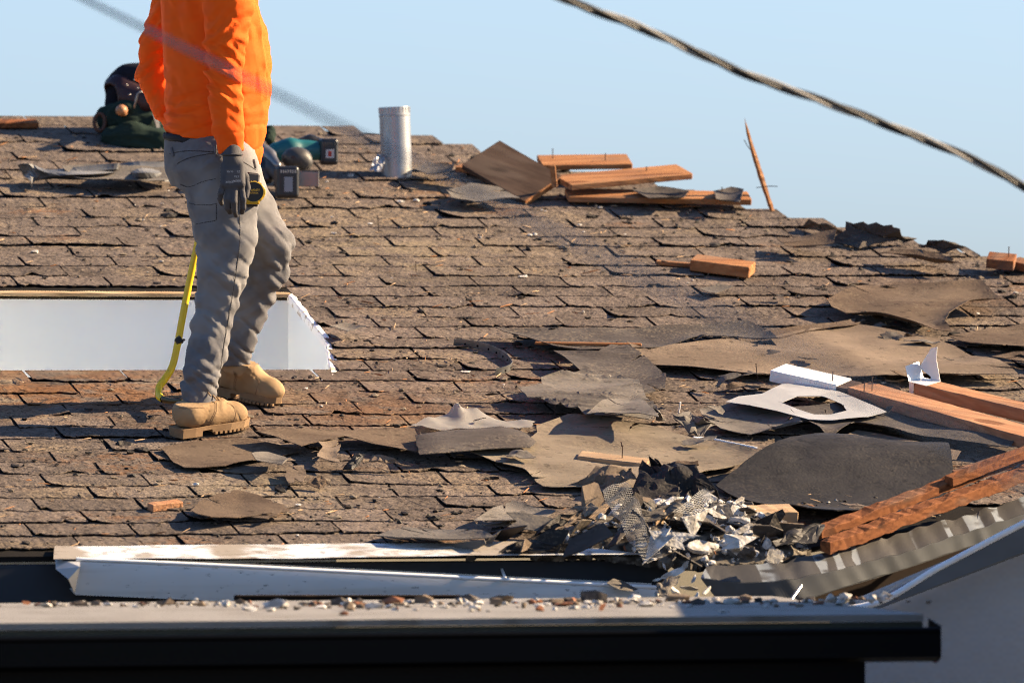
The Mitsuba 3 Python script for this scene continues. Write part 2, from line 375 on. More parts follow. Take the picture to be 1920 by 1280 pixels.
mat('felt_dark', pr(felt_fn((.07, .058, .052), (.115, .10, .09), (.055, .045, .04), seed=7., dust=.35), rough=.75, spec=.3, bump=felt_bump, bscale=.003))
mat('felt_grey', pr(felt_fn((.15, .135, .12), (.22, .20, .18), (.12, .105, .09), seed=9.), rough=.8, spec=.3, bump=felt_bump, bscale=.003))
mat('felt_sandy', pr(felt_fn((.24, .20, .155), (.32, .268, .208), (.19, .155, .118), seed=12., dust=.5), rough=.95, spec=.15, bump=felt_bump, bscale=.003))
mat('rubber_black', pr(felt_fn((.022, .021, .022), (.05, .047, .047), (.014, .013, .014), sc=.6, seed=15., dust=.07), rough=.6, spec=.35, bump=felt_bump, bscale=.002))
mat('tar_black', pr(felt_fn((.016, .014, .014), (.04, .035, .033), (.012, .011, .011), seed=17., dust=.15), rough=.7, spec=.3, bump=felt_bump, bscale=.004))

def wavy(base, amp, sx=5., sy=5., seed=0, curl=0.0, poly=None, tilt=(0, 0), ridge=0.0, rdir=(1, 0), rf=60., kink=1.0):
    P = Polygon(poly).buffer(0) if poly is not None else None
    rk = np.random.default_rng(int(seed * 13) + 5); kinks = [(rk.uniform(.2, .8), rk.uniform(.2, .8), rk.uniform(0, np.pi), rk.uniform(-.15, .15)) for _ in range(4)]
    def f(p):
        q = np.column_stack([p[:, 0] * sx, p[:, 1] * sy, np.full(len(p), seed * 7.7)])
        c = p.mean(0)
        h = base + amp * nfbm(q, 3, seed) + (p - c) @ np.asarray(tilt, float)
        lo_, hi_ = p.min(0), p.max(0)
        kz = np.zeros(len(p))
        for fx, fy, an_, kk in kinks:
            dd = np.abs((p[:, 0] - lo_[0] - fx * (hi_[0] - lo_[0])) * math.cos(an_) + (p[:, 1] - lo_[1] - fy * (hi_[1] - lo_[1])) * math.sin(an_))
            kz = kz + kk * (amp / .018) * np.clip(dd, 0, .12)
        h = h + (kz - kz.min()) * .7 * kink
        if ridge:
            t = p @ np.asarray(rdir, float); s_ = p @ np.array([-rdir[1], rdir[0]]); w = nfbm(np.column_stack([s_ * 2.2, t * 6, np.full(len(p), seed)]), 2, seed + 5)
            h = h + ridge * (1 - np.abs(np.sin(t * rf * .5 + w * 9)) ** .6) * np.clip(nnoise(np.column_stack([s_ * 4, t * 11, np.full(len(p), seed + 2.)])) * 1.7 - .3, 0, 1)
        if curl and P is not None:
            import shapely
            d = shapely.distance(P.exterior, shapely.points(p))
            w = nnoise(np.column_stack([p * 4.5, np.full(len(p), seed * 3.1)]), seed)
            h = h + curl * np.exp(-d / .035) * np.clip(w * 1.8 - .5, 0, 1.2)
        return h
    return f
def torn(poly, seed, n=3):
    """Cuts a few wedge-shaped tears into the outline."""
    P = Polygon(poly).buffer(0); r = np.random.default_rng(seed + 4000); L = P.exterior.length
    for _ in range(n):
        s = r.uniform(0, L); a = np.array(P.exterior.interpolate(s).coords[0]); b = np.array(P.exterior.interpolate((s + r.uniform(.012, .03)) % P.exterior.length).coords[0])
        c = np.array(P.centroid.coords[0]); d = (c - a) / (np.linalg.norm(c - a) + 1e-9); d = np.array([d[0] + r.normal(0, .5), d[1] + r.normal(0, .5)]); m = (a + b) / 2
        w = Polygon([a - d * .01, b - d * .01, m + d * r.uniform(.03, .10)])
        if w.is_valid:
            q = P.difference(w)
            if q.geom_type == 'Polygon' and not q.interiors: P = q
    return P
def sheet(name, poly, matn, label=None, cat=None, base=.014, amp=.018, th=.0025, step=.028, jag=.014, seed=1, group=None, parent=None, curl=.02, **k):
    poly_ = torn(poly, seed, 2 + int(Polygon(poly).length / .35)) if jag > .005 else poly
    M = slab(poly_, wavy(base, amp, seed=seed, curl=curl, poly=poly, **k), th, step, jag, seed)
    return put(name, M, matn, label, cat, group, parent=parent, roof=True, smooth=40)

FELT = 'torn roofing felt'
s1 = sheet('felt_sheet', [(0.345,-0.232),(0.407,-0.303),(0.509,-0.247),(0.621,-0.191),(0.759,-0.163),(0.894,-0.215),(0.897,-0.114),(1.256,0.080),(1.353,-0.008),(1.496,-0.118),(1.545,-0.213),(1.572,-0.328),(1.629,-0.442),(1.642,-0.627),(1.433,-0.659),(1.241,-0.636),(1.054,-0.620),(0.802,-0.596),(0.628,-0.531),(0.498,-0.488),(0.382,-0.473),(0.367,-0.374)], 'felt_tan', 'long tan underlay sheet running behind the white-ended beam', 'roofing felt', seed=2, amp=.02, base=.016)
sheet('felt_sheet', [(1.234,0.331),(1.337,0.457),(1.438,0.555),(1.581,0.600),(1.715,0.554),(1.873,0.547),(1.882,0.329),(1.747,0.277),(1.628,0.137),(1.565,-0.010),(1.565,-0.104),(1.503,-0.097),(1.418,0.006),(1.368,0.072),(1.312,0.116),(1.261,0.183),(1.232,0.264)], 'felt_brown', 'wide brown felt sheet with a pointed left end below the ridge at right', 'roofing felt', base=.034, amp=.016, seed=3, curl=.03)
sheet('felt_sheet', [(1.564,-0.068),(1.763,0.026),(1.882,0.047),(2.016,0.032),(1.899,-0.331),(1.778,-0.279),(1.721,-0.257),(1.657,-0.199),(1.582,-0.126)], 'felt_brown', 'brown felt sheet cut by the right edge of the view', 'roofing felt', base=.03, amp=.014, seed=4, curl=.03)
sheet('felt_sheet', [(1.640,-0.328),(1.730,-0.308),(1.901,-0.323),(1.844,-0.501),(1.745,-0.444),(1.684,-0.393)], 'felt_brown', 'small brown felt scrap under the sheet at the right edge', 'roofing felt', base=.02, amp=.01, seed=5)
sheet('felt_sheet', [(0.832,-0.092),(0.920,-0.035),(1.048,0.015),(1.180,0.066),(1.277,0.131),(1.314,0.109),(1.243,0.036),(1.089,-0.043),(0.928,-0.129),(0.870,-0.128)], 'felt_brown', 'narrow brown felt tongue between the dark strip and the wide sheet', 'roofing felt', base=.03, amp=.01, seed=6)
sheet('felt_strip', [(-0.067,0.000),(0.073,-0.015),(0.263,-0.023),(0.461,-0.003),(0.662,0.025),(0.864,0.053),(0.908,-0.064),(0.896,-0.208),(0.762,-0.156),(0.605,-0.177),(0.503,-0.233),(0.411,-0.289),(0.245,-0.302),(0.158,-0.308),(0.074,-0.272),(0.011,-0.144),(-0.047,-0.072)], 'felt_dark', 'long charcoal felt strip under the thin wooden stick', 'roofing felt', base=.026, amp=.016, seed=7, curl=.025)
sheet('felt_sheet', [(0.065,-0.308),(0.211,-0.358),(0.335,-0.175),(0.343,-0.246),(0.367,-0.423),(0.370,-0.661),(0.324,-0.813),(0.236,-0.873),(0.141,-0.831),(0.082,-0.623),(0.070,-0.463)], 'felt_dark', 'charcoal felt sheet with a pointed top corner, above the wrinkled one', 'roofing felt', base=.036, amp=.014, seed=8, curl=.012)
wr = sheet('felt_sheet', [(-0.192,-0.820),(-0.102,-0.787),(-0.088,-0.718),(-0.002,-0.671),(0.084,-0.637),(0.178,-0.694),(0.248,-0.750),(0.223,-0.921),(0.209,-1.158),(0.154,-1.224),(0.037,-1.202),(-0.060,-1.200),(-0.072,-1.133),(-0.125,-1.051),(-0.194,-0.963)], 'felt_grey', 'grey wrinkled felt sheet with a folded corner in the middle of the slope', 'roofing felt', base=.045, amp=.02, seed=9, step=.011, ridge=.016, rdir=(.30, .95), rf=95., curl=.012, kink=.6)
sheet('folded_flap', [(-0.093,-1.326),(0.009,-1.167),(0.177,-0.992),(0.153,-1.162),(0.135,-1.423),(0.085,-1.349),(-0.033,-1.321)], 'felt_grey', base=.078, amp=.016, seed=10, parent=wr, tilt=(.05, -.08), curl=.02)
sheet('felt_strip', [(-1.558,-1.419),(-1.475,-1.368),(-1.244,-1.300),(-1.153,-1.374),(-1.095,-1.460),(-1.269,-1.567),(-1.394,-1.648),(-1.480,-1.672),(-1.531,-1.664),(-1.553,-1.600),(-1.554,-1.497)], 'felt_brown', 'flat leaf-shaped brown felt strip in front of the worker\'s boots', 'roofing felt', base=.010, amp=.012, seed=11, jag=.004, curl=.006, kink=.15)
sheet('felt_strip', [(-1.231,-1.372),(-1.072,-1.329),(-0.918,-1.292),(-0.664,-1.256),(-0.681,-1.408),(-0.721,-1.558),(-0.852,-1.470),(-0.931,-1.384),(-1.032,-1.467),(-1.116,-1.544),(-1.171,-1.445)], 'felt_brown', 'middle brown felt strip bent between the leaf-shaped and the folded one', 'roofing felt', base=.034, amp=.016, seed=12, jag=.004, tilt=(-.05, 0), curl=.008, kink=.3)
fs = sheet('felt_strip', [(-0.703,-1.430),(-0.576,-1.379),(-0.381,-1.316),(-0.325,-1.364),(-0.303,-1.489),(-0.345,-1.568),(-0.486,-1.598),(-0.746,-1.665),(-0.725,-1.548)], 'felt_dark', 'stiff folded brown felt strip propped up beside the crumpled plastic film', 'roofing felt', base=.062, amp=.012, seed=13, jag=.003, curl=-.02, kink=.3)
sheet('underside', [(-0.682,-1.448),(-0.564,-1.410),(-0.412,-1.387),(-0.292,-1.362),(-0.302,-1.415),(-0.443,-1.445),(-0.679,-1.506)], 'tar_black', base=.028, amp=.008, seed=14, parent=fs)
sheet('sandy_sheet', [(-0.541,-1.450),(-0.308,-1.408),(-0.257,-1.323),(-0.236,-1.231),(-0.096,-1.119),(0.043,-1.195),(0.169,-1.251),(0.277,-1.379),(0.369,-1.486),(0.429,-1.599),(0.336,-1.702),(0.196,-1.777),(0.114,-1.871),(-0.011,-1.996),(-0.172,-1.993),(-0.275,-1.946),(-0.391,-1.937),(-0.408,-1.892),(-0.410,-1.745),(-0.493,-1.653),(-0.544,-1.548)], 'felt_sandy', 'sand-coloured mineral sheet lying above the rubble heap', 'roofing felt', base=.02, amp=.014, seed=15, jag=.018, curl=.03)
RB = [(0.189,-1.931),(0.356,-1.799),(0.505,-1.698),(0.633,-1.661),(0.746,-1.702),(0.828,-1.750),(1.030,-1.773),(0.982,-2.012),(0.839,-2.144),(0.690,-2.286),(0.561,-2.402),(0.457,-2.418),(0.370,-2.379),(0.342,-2.297),(0.342,-2.234),(0.304,-2.144),(0.238,-2.047)]
def rubber_h(p):
    b0, b1 = np.array(RB)[:, 1].min(), np.array(RB)[:, 1].max(); v = (p[:, 1] - b0) / (b1 - b0)
    return .02 + .045 * v + .048 * np.cos(v * 6.4 + p[:, 0] * 1.6 - .6) + .03 * nfbm(np.column_stack([p * [4, 3], np.full(len(p), 3.)]), 3, 16)
put('rubber_sheet', slab(RB, rubber_h, .004, .022, .005, 16), 'rubber_black', 'wavy black rubber sheet beside the orange fascia boards', 'rubber sheet', roof=True, smooth=40)
sheet('felt_sheet', [(0.656,-1.070),(0.851,-1.046),(1.056,-0.994),(1.213,-1.099),(1.345,-1.283),(1.380,-1.472),(1.305,-1.590),(1.139,-1.520),(0.996,-1.438),(0.846,-1.315),(0.814,-1.362),(0.708,-1.479),(0.694,-1.326),(0.695,-1.192)], 'felt_dark', 'dark felt sheet in the shade below the long beam', 'roofing felt', base=.03, amp=.018, seed=17)
sheet('felt_sheet', [(0.693,-1.506),(0.856,-1.309),(0.933,-1.370),(1.056,-1.525),(1.140,-1.580),(1.091,-1.678),(0.928,-1.661),(0.785,-1.619)], 'felt_tan', 'tan felt piece between the dark sheet and the black rubber', 'roofing felt', base=.022, amp=.012, seed=18)
sheet('felt_sheet', [(0.389,-1.018),(0.575,-0.980),(0.667,-1.084),(0.668,-1.299),(0.488,-1.309),(0.398,-1.254),(0.370,-1.120)], 'felt_grey', 'grey-brown felt sheet left of the white flashing plate', 'roofing felt', base=.016, amp=.016, seed=19, curl=.03)
SCR = 'felt scraps'
for k, (poly, mt, lab, b_) in enumerate([
    ([(-1.637,-2.239),(-1.586,-2.136),(-1.498,-2.057),(-1.439,-2.027),(-1.356,-2.104),(-1.318,-2.167),(-1.315,-2.229),(-1.405,-2.319),(-1.468,-2.287),(-1.601,-2.363),(-1.632,-2.319)], 'felt_brown', 'ragged flat brown felt scrap with a hole, above the white gutter', .022),
    ([(-1.303,-1.637),(-1.235,-1.574),(-1.182,-1.601),(-1.184,-1.665),(-1.231,-1.766),(-1.300,-1.701)], 'felt_grey', 'grey gritty scrap right of the leaf-shaped strip', .025),
    ([(-1.018,-1.415),(-0.964,-1.416),(-0.966,-1.475),(-1.003,-1.578),(-1.021,-1.707),(-1.084,-1.641),(-1.046,-1.558),(-1.039,-1.480)], 'felt_tan', 'bottle-shaped tan felt scrap below the brown strips', .025),
    ([(-1.204,-1.728),(-1.145,-1.704),(-1.155,-1.793),(-1.189,-1.894),(-1.237,-1.893),(-1.230,-1.811)], 'felt_tan', 'small square tan scrap below the grey gritty one', .022),
    ([(-0.642,0.025),(-0.574,0.111),(-0.516,0.018),(-0.603,-0.054)], 'felt_grey', 'diamond-shaped grey shingle scrap beside the skylight corner', .022),
    ([(0.248,1.950),(0.371,2.073),(0.469,2.058),(0.506,1.847),(0.345,1.813),(0.246,1.861)], 'felt_grey', 'grey shingle scrap below the tilted board', .03),
    ([(-1.102,-2.510),(-0.974,-2.416),(-0.861,-2.456),(-0.759,-2.538),(-0.735,-2.617),(-0.920,-2.624),(-1.053,-2.596)], 'felt_grey', 'pale grey felt scrap lying at the eave left of the rubble', .02),
    ([(-0.762,-2.446),(-0.653,-2.295),(-0.560,-2.173),(-0.513,-2.267),(-0.450,-2.300),(-0.535,-2.421),(-0.651,-2.461)], 'felt_grey', 'curled grey scrap at the left foot of the rubble heap', .03),
    ([(1.325,1.279),(1.371,1.263),(1.530,1.217),(1.487,1.107),(1.310,1.122)], 'felt_brown', 'brown felt strip right of the small orange block', .04),
    ([(1.656,1.061),(1.752,1.045),(1.855,0.983),(1.896,0.852),(1.781,0.875),(1.704,0.952)], 'felt_brown', 'pointed brown scrap on the right part of the slope', .03),
    ([(0.842,0.601),(0.924,0.646),(0.975,0.616),(0.884,0.541)], 'felt_grey', 'small light grey scrap in the middle of the right slope', .02),
    ([(0.953,1.932),(1.061,1.974),(1.169,1.918),(1.115,1.796),(0.975,1.770)], 'felt_dark', 'dark curled shingle scrap below the lowest plank', .03),
    ([(1.257,1.902),(1.344,1.969),(1.380,1.920),(1.308,1.716),(1.227,1.756)], 'felt_dark', 'dark bent scrap under the tip of the lowest plank', .04),
    ([(0.207,2.276),(0.293,2.418),(0.375,2.336),(0.328,2.187),(0.236,2.186)], 'felt_dark', 'dark lifted scrap right of the vent pipe', .035),
    ]):
    sheet('felt_scrap', poly, mt, lab, 'felt scrap', base=b_, amp=.016, seed=30 + k, jag=.014, step=.02, curl=.03)
# ragged black felt standing up along the hip
def ragged(name, pts, matn, label, cat, seed, th=.003, base_h=0.02, **k):
    """A crumpled piece: outline points (a, b, h) filled as a fan of small triangles with noise."""
    P = np.asarray(pts, float); c = P.mean(0)
    import itertools
    V, F = [], []
    R = 7; n = len(P) * 3
    s = np.linspace(0, len(P), n, endpoint=False); i = s.astype(int); t = (s - i)[:, None]
    ring = P[i] * (1 - t) + P[(i + 1) % len(P)] * t
    for r_ in range(R + 1):
        V.append(c + (ring - c) * (r_ / R))
    V = np.vstack(V); w = np.repeat(np.linspace(0, 1, R + 1), n)[:, None]
    sz = np.linalg.norm(P - c, axis=1).mean()
    d = np.stack([nfbm(V / sz * 2.2 + 11.1 * j + seed, 3, seed + j) - .5 for j in range(3)], 1)
    u_, s_, vt_ = np.linalg.svd(P - c); pn = vt_[2]
    cr_ = np.abs(nfbm(V / sz * 1.7 + seed * 1.3, 2, seed + 9) - .5) * 2 - .3
    V = V + d * sz * .42 * (.35 + w * .65) + pn * (cr_ * sz * .55)[:, None]
    V = V + (V - c) * np.where(w > .99, np.random.default_rng(seed).uniform(-.16, .14, (len(V), 1)), 0)
    for r_ in range(R):
        for j in range(n):
            a, b = r_ * n + j, r_ * n + (j + 1) % n
            F += [(a, a + n, b + n)] + ([(a, b + n, b)] if r_ else [])
    F = np.array(F); M = tm(V, F); nn = M.vertex_normals
    m = len(V); e = np.array([(R * n + j, R * n + (j + 1) % n) for j in range(n)])
    F2 = np.vstack([F, F[:, ::-1] + m, np.column_stack([e[:, 0], e[:, 0] + m, e[:, 1] + m]), np.column_stack([e[:, 0], e[:, 1] + m, e[:, 1]])])
    return put(name, tm(np.vstack([V, V - nn * th]), F2), matn, label, cat, roof=True, smooth=25, **k)
ragged('felt_flap', [(1.572,1.383,0.010),(1.620,1.400,0.060),(1.679,1.330,0.080),(1.768,1.306,0.090),(1.799,1.282,0.060),(1.867,1.345,0.020),(1.749,1.304,0.010),(1.634,1.265,0.020)], 'felt_dark', 'curled black felt flap standing up on the hip', 'felt scrap', 3)
ragged('felt_flap', [(1.872,1.305,0.010),(1.893,1.250,0.040),(1.960,1.204,0.050),(2.041,1.219,0.020),(1.945,1.211,0.010)], 'felt_dark', 'low brown felt flap on the hip near the wooden block', 'felt scrap', 5)
ragged('felt_flap', [(1.508,1.598,0.010),(1.537,1.495,0.050),(1.588,1.448,0.050),(1.645,1.439,0.020),(1.566,1.478,0.010)], 'felt_brown', 'crumpled brown felt flap left of the standing black one', 'felt scrap', 8)

# crumpled plastic film
def film_mesh():
    poly = [(-0.654,-1.184),(-0.550,-1.085),(-0.489,-1.039),(-0.412,-1.027),(-0.371,-1.081),(-0.308,-1.123),(-0.217,-1.131),(-0.247,-1.217),(-0.426,-1.228),(-0.557,-1.239)]
    pk = [[(-0.465,-1.040)][0], [(-0.395,-1.054)][0]]
    def h(p):
        b = .016 + .025 * nfbm(np.column_stack([p * 12, np.full(len(p), 2.)]), 3, 3)
        d = np.linalg.norm((p - pk[0]) * [1, .35], axis=1); b = b + .045 * np.exp(-(d / .022) ** 1.1)
        d = np.linalg.norm((p - pk[1]) * [1, .6], axis=1); return b + .02 * np.exp(-(d / .03) ** 1.5)
    return slab(poly, h, .001, .012, .01, 5)
mat('plastic_film', {'type': 'principledthin', 'base_color': {'type': 'rgb', 'value': [.44, .425, .40]}, 'roughness': .35, 'diff_trans': .7, 'spec_trans': .25}, two=False)
put('plastic_film', film_mesh(), 'plastic_film', 'crumpled translucent plastic film with a raised peak behind the folded strip', 'plastic film', roof=True, smooth=30)

# white flashing plate with an oval opening
mat('white_metal', pr(lambda p, n, uv: mix((.62, .63, .64), (.76, .77, .78), smoothstep(.35, .6, fbm(p.x * 9, p.y * 9, p.z * 9, 4))), rough=.5, spec=.4, dim=.46))
mat('galvanised', pr(lambda p, n, uv: mix((.50, .52, .54), (.72, .74, .76), fbm(p.x * 30, p.y * 30, p.z * 60, 3)), rough=.38, metallic=.85))
def plate():
    out = [(0.466,-1.064),(0.530,-0.996),(0.626,-0.956),(0.732,-0.826),(0.838,-0.821),(0.907,-0.932),(0.999,-1.180),(0.911,-1.246),(0.769,-1.298),(0.694,-1.284),(0.612,-1.174),(0.526,-1.099)]
    hol = [(0.658,-1.080),(0.738,-0.992),(0.829,-0.993),(0.868,-1.089),(0.861,-1.171),(0.790,-1.224),(0.731,-1.223),(0.691,-1.155)]
    import shapely
    P = Polygon(out); Hh = Polygon(hol).buffer(.02).buffer(-.02)
    hr = np.array(Hh.exterior.coords)
    # split along a line through the hole so that each half is a simple outline
    c = np.array(Hh.centroid.coords[0]); far = 3.0
    top = Polygon([(c[0] - far, c[1]), (c[0] + far, c[1]), (c[0] + far, c[1] + far), (c[0] - far, c[1] + far)])
    D = P.difference(Hh); ms = []
    f = wavy(.062, .014, kink=0, seed=21, curl=.004, poly=out, sx=4, sy=4)
    for piece in (D.intersection(top), D.difference(top)):
        for g in getattr(piece, 'geoms', [piece]): ms.append(slab(g, f, .0015, .02, 0, 1))
    return ms
put('flashing_plate', plate(), 'white_metal', 'white metal flashing plate with an oval hole under the white beam end', 'flashing', roof=True, smooth=40)

# ------------------------------------------------------------------ timber
def wood_fn(c0, c1, dark, ax, seed=0., f=95.):
    """Grain along the unit world direction ax."""
    ax = np.asarray(ax, float) / np.linalg.norm(ax)
    s1 = np.cross(ax, [0.1, .2, 1.0]); s1 /= np.linalg.norm(s1); s2 = np.cross(ax, s1)
    def fn(p, n, uv):
        t, u, v = (dr.dot(p, mi.Vector3f(*k.tolist())) for k in (ax, s1, s2))
        w = fbm(t * 1.8 + seed, u * 9, v * 9, 2)
        g = noise(u * f + w * 6 + seed, v * f + w * 5, t * 3.0)
        g2 = noise(u * f * 2.7 + seed, v * f * 2.7, t * 8.0)
        c = mix(c0, c1, smoothstep(.25, .75, g * .7 + g2 * .3))
        c = mix(c, dark, .55 * smoothstep(.6, .78, fbm(t * 2.6 + seed * 3, u * 22, v * 22, 3)))
        c = mix(c, (.23, .17, .13), .45 * smoothstep(.5, .75, fbm(t * 3.5 + seed * 5, u * 14, v * 14, 3)))
        kn = smoothstep(.8, .9, noise(t * 5 + seed, u * 24, v * 24))
        return mix(c, mi.Color3f(*dark) * .6, .7 * kn)
    return fn
def wood(name, c0, c1, dark, ax, seed=0., rough=.75, f=95.):
    fn = wood_fn(c0, c1, dark, ax, seed, f)
    return mat(name, pr(fn, rough=rough, spec=.25, bump=lambda p, n, uv: mi.luminance(fn(p, n, uv)) * 4, bscale=.003, beps=.0015))
RW = ((.42, .175, .065), (.56, .27, .115), (.26, .09, .03))
wood('redwood', *RW, A, 1.)
wood('redwood_beam', (.50, .23, .11), (.66, .35, .19), (.32, .12, .05), A * .75 - U * .66, 3.)
wood('redwood_rough', (.21, .072, .026), (.36, .135, .05), (.06, .026, .015), A * .5 + U * .86, 6., .9)
wood('weathered_wood', (.085, .05, .034), (.13, .082, .058), (.05, .03, .022), A - U, 9., .8, 60.)
wood('pale_pine', (.55, .36, .20), (.68, .48, .30), (.40, .22, .11), A, 12.)
mat('hanger_metal', pr(color=(.62, .64, .65), rough=.45, metallic=.25, dim=1.0))
mat('white_paint', pr(lambda p, n, uv: mix((.74, .75, .76), (.84, .84, .84), fbm(p.x * 20, p.y * 20, p.z * 20, 3)), dim=.95, rough=.5, spec=.45))
mat('rusty_nail', pr(color=(.09, .055, .04), rough=.6, metallic=.5))

def plank(name, q0, q1, w, t, matn, label=None, cat=None, parent=None, group=None, ch=.0025, side=None, nails=(), smooth=False, n=10, rough=.0012, seed=1, end=None):
    """A board lying on the slope; q0, q1: the middles of its two ends in roof coordinates (h at its middle)."""
    q0, q1 = np.asarray(q0, float), np.asarray(q1, float)
    d = q1 - q0
    side = np.array([-d[1], d[0], 0.0]) if side is None else np.asarray(side, float)
    up = np.cross(d, side); up *= np.sign(up[2])
    M = mod_box(q0, q1, side, up, w, t, ch, n, rough, seed)
    k = put(name, M, matn, label, cat, group, parent=parent, roof=True)
    dd, sd, uu = d / np.linalg.norm(d), side / np.linalg.norm(side), up / np.linalg.norm(up)
    for (u, v, L) in nails:
        b = q0 + d * u + sd * v * w / 2 + uu * (t / 2 - .004)
        tip = b + (uu * .6 + UPR * .6) / np.linalg.norm(uu * .6 + UPR * .6) * L
        put('nail', trimesh.util.concatenate([tube([b, tip], .0018, 6), tube([tip, tip + (tip - b) * .03], .0045, 6)]), 'rusty_nail', parent=k, roof=True)
    return k
# pile of planks near the hip
plank('plank', [(0.703,2.331,0.070)][0], [(1.039,2.292,0.085)][0], .16, .02, 'redwood', 'upper orange plank at the back of the pile', 'plank', seed=1, nails=[(.72, -.3, .03), (.15, .2, .04)])
plank('plank', [(0.705,1.996,0.075)][0], [(1.191,2.074,0.100)][0], .15, .022, 'redwood', 'middle orange plank with a pointed right tip', 'plank', seed=2, nails=[(.7, .2, .02)])
plank('plank', [(0.719,1.989,0.030)][0], [(1.394,1.887,0.045)][0], .13, .022, 'redwood', 'lowest and longest orange plank of the pile', 'plank', seed=3, nails=[(.85, .1, .03)])
plank('plank', [(0.435,2.432,0.030)][0], [(0.590,2.303,0.050)][0], .14, .02, 'redwood', 'short orange plank end behind the dark tilted board', 'plank', seed=4)
# the dark board standing on its corner: corners left, top, right, bottom
L_, T_, R_, B_ = (np.array(v) for v in [(-0.174,32.750,5.983),(-0.006,32.850,6.054),(0.146,32.660,5.907),(0.031,32.520,5.791)])
cw = (L_ + T_ + R_ + B_) / 4; ex, ey = ((T_ + R_) - (L_ + B_)) / 2, ((L_ + T_) - (B_ + R_)) / 2
nz = np.cross(ex, ey); nz /= np.linalg.norm(nz); nz *= -np.sign(nz[1])
nz = nz if nz[1] < 0 else -nz
ey2 = ey - ex * (ey @ ex) / (ex @ ex)
tb = put('tilted_board', mod_box(cw - ey2 / 2 - nz * .011, cw + ey2 / 2 - nz * .011, ex, nz, np.linalg.norm(ex), .021, .002, 8, .001), 'weathered_wood', 'dark weathered board tilted up on its corner against the planks', 'board')
put('sawn_edge', mod_box(cw - ey2 / 2 * 1.005 - nz * .0115, cw - ey2 / 2 * 1.045 - nz * .0115, ex, nz, np.linalg.norm(ex) * .99, .024, .002, 6, .002), 'redwood', 'fresh orange sawn edge', parent=tb)
# splintered standing piece between board and planks
spl = [np.array(v) for v in [(0.150,32.600,5.951),(0.158,32.600,5.869)]]
put('splinter', mod_box(spl[0], spl[1], [1, 0, 0], [0, -1, 0], .022, .012, .003, 8, .006), 'redwood', 'upright orange splinter at the left end of the middle plank', 'wood splinter')
# upright stake
st = [np.array(v) for v in [(0.863,32.720,6.127),(0.873,32.720,6.082),(0.920,32.720,5.923),(0.966,32.720,5.783)]]
pth = spline(st, 14); wd = np.interp(np.linspace(0, 1, 14), [0, .12, .5, 1], [.001, .0075, .011, .0085]) + (nnoise(np.column_stack([np.arange(14) * .9, np.zeros(14), np.zeros(14)])) - .5) * .004
stk = put('stake', tube(pth, wd, 5), 'redwood', 'thin split stake standing upright on the hip against the sky', 'wooden stake', smooth=False)
nl = [np.array(v) for v in [(0.906,32.720,5.870),(0.959,32.700,5.876),(0.984,32.690,5.874)]]
put('nail', tube(nl, .0016, 6), 'rusty_nail', parent=stk)
nl = [np.array(v) for v in [(0.861,32.720,6.048),(0.871,32.720,6.028),(0.886,32.720,6.008)]]
put('nail', tube(nl, .0016, 6), 'rusty_nail', parent=stk)
# small blocks
bk1 = plank('wood_block', [(0.922,0.969,0.035)][0], [(1.112,0.861,0.035)][0], .10, .04, 'redwood', 'short split orange block lying alone on the right slope', 'wood block', seed=6, n=6)
plank('wood_lath', [(0.807,1.050,0.014)][0], [(0.990,0.989,0.014)][0], .02, .016, 'redwood', 'thin dark lath sticking out left of the orange block', 'wood lath')
plank('wood_block', [(2.028,0.953,0.050)][0], [(2.120,0.914,0.050)][0], .12, .035, 'redwood_rough', 'brown block with a nail on the hip at the right edge', 'wood block', nails=[(.75, 0, .04)])
plank('wood_block', [(2.140,0.992,0.030)][0], [(2.191,0.930,0.030)][0], .08, .03, 'redwood_rough', 'block end just right of the nailed one', 'wood block')
plank('wood_block', [(-1.743,-2.113,0.016)][0], [(-1.634,-2.072,0.016)][0], .035, .024, 'redwood_beam', 'small split orange block on the lower left shingles', 'wood block', n=6, rough=.006)
plank('wood_stick', [(0.024,-0.210,0.050)][0], [(0.393,-0.256,0.056)][0], .011, .010, 'redwood', 'thin straight stick on the charcoal strip', 'wood stick')
plank('wood_block', [(-0.184,-1.597,0.030)][0], [(0.024,-1.698,0.030)][0], .075, .028, 'pale_pine', 'pale block with an upright nail on the sandy sheet', 'wood block', nails=[(.62, 0, .045)], seed=8)
plank('board', [(-1.233,3.122,0.020)][0], [(-1.048,3.126,0.020)][0], .06, .022, 'redwood_rough', 'brown board lying on the ridge at the left edge', 'board')
# long beam, its white neighbour, and the second beam with a metal hanger
def on_edge(f0, f1, w, t):
    """Mid-end points of a board whose lower front edge runs f0 - f1 (roof coordinates)."""
    f0, f1 = np.asarray(f0, float), np.asarray(f1, float); d = (f1 - f0) / np.linalg.norm(f1 - f0)
    s = np.array([-d[1], d[0], 0]); s /= np.linalg.norm(s); up = np.cross(d, s)
    o = s * w / 2 + up * t / 2
    return f0 + o, f1 + o
q0, q1 = on_edge(*[(0.931,-0.937,0.045),(1.443,-1.700,0.045)], .125, .042)
bm = plank('beam', q0, q1, .125, .042, 'redwood_beam', 'long split redwood beam running out of the right edge', 'beam', n=26, rough=.004, seed=9, nails=[(.09, -.5, .05), (.075, -.9, .035)])
q0, q1 = on_edge(*[(0.712,-0.743,0.055),(0.898,-0.913,0.048)], .12, .04)
plank('painted_block', q0, q1, .12, .04, 'white_paint', 'white painted block butted against the long beam', 'painted block', seed=10, nails=[(.86, -.3, .035)])
q0, q1 = on_edge(*[(0.898,-0.913,0.046),(0.928,-0.941,0.046)], .118, .036)
plank('end_grain', q0, q1, .118, .036, 'weathered_wood', parent=bm, n=2)
q0, q1 = on_edge(*[(1.174,-0.917,0.050),(1.553,-1.387,0.050)], .085, .046)
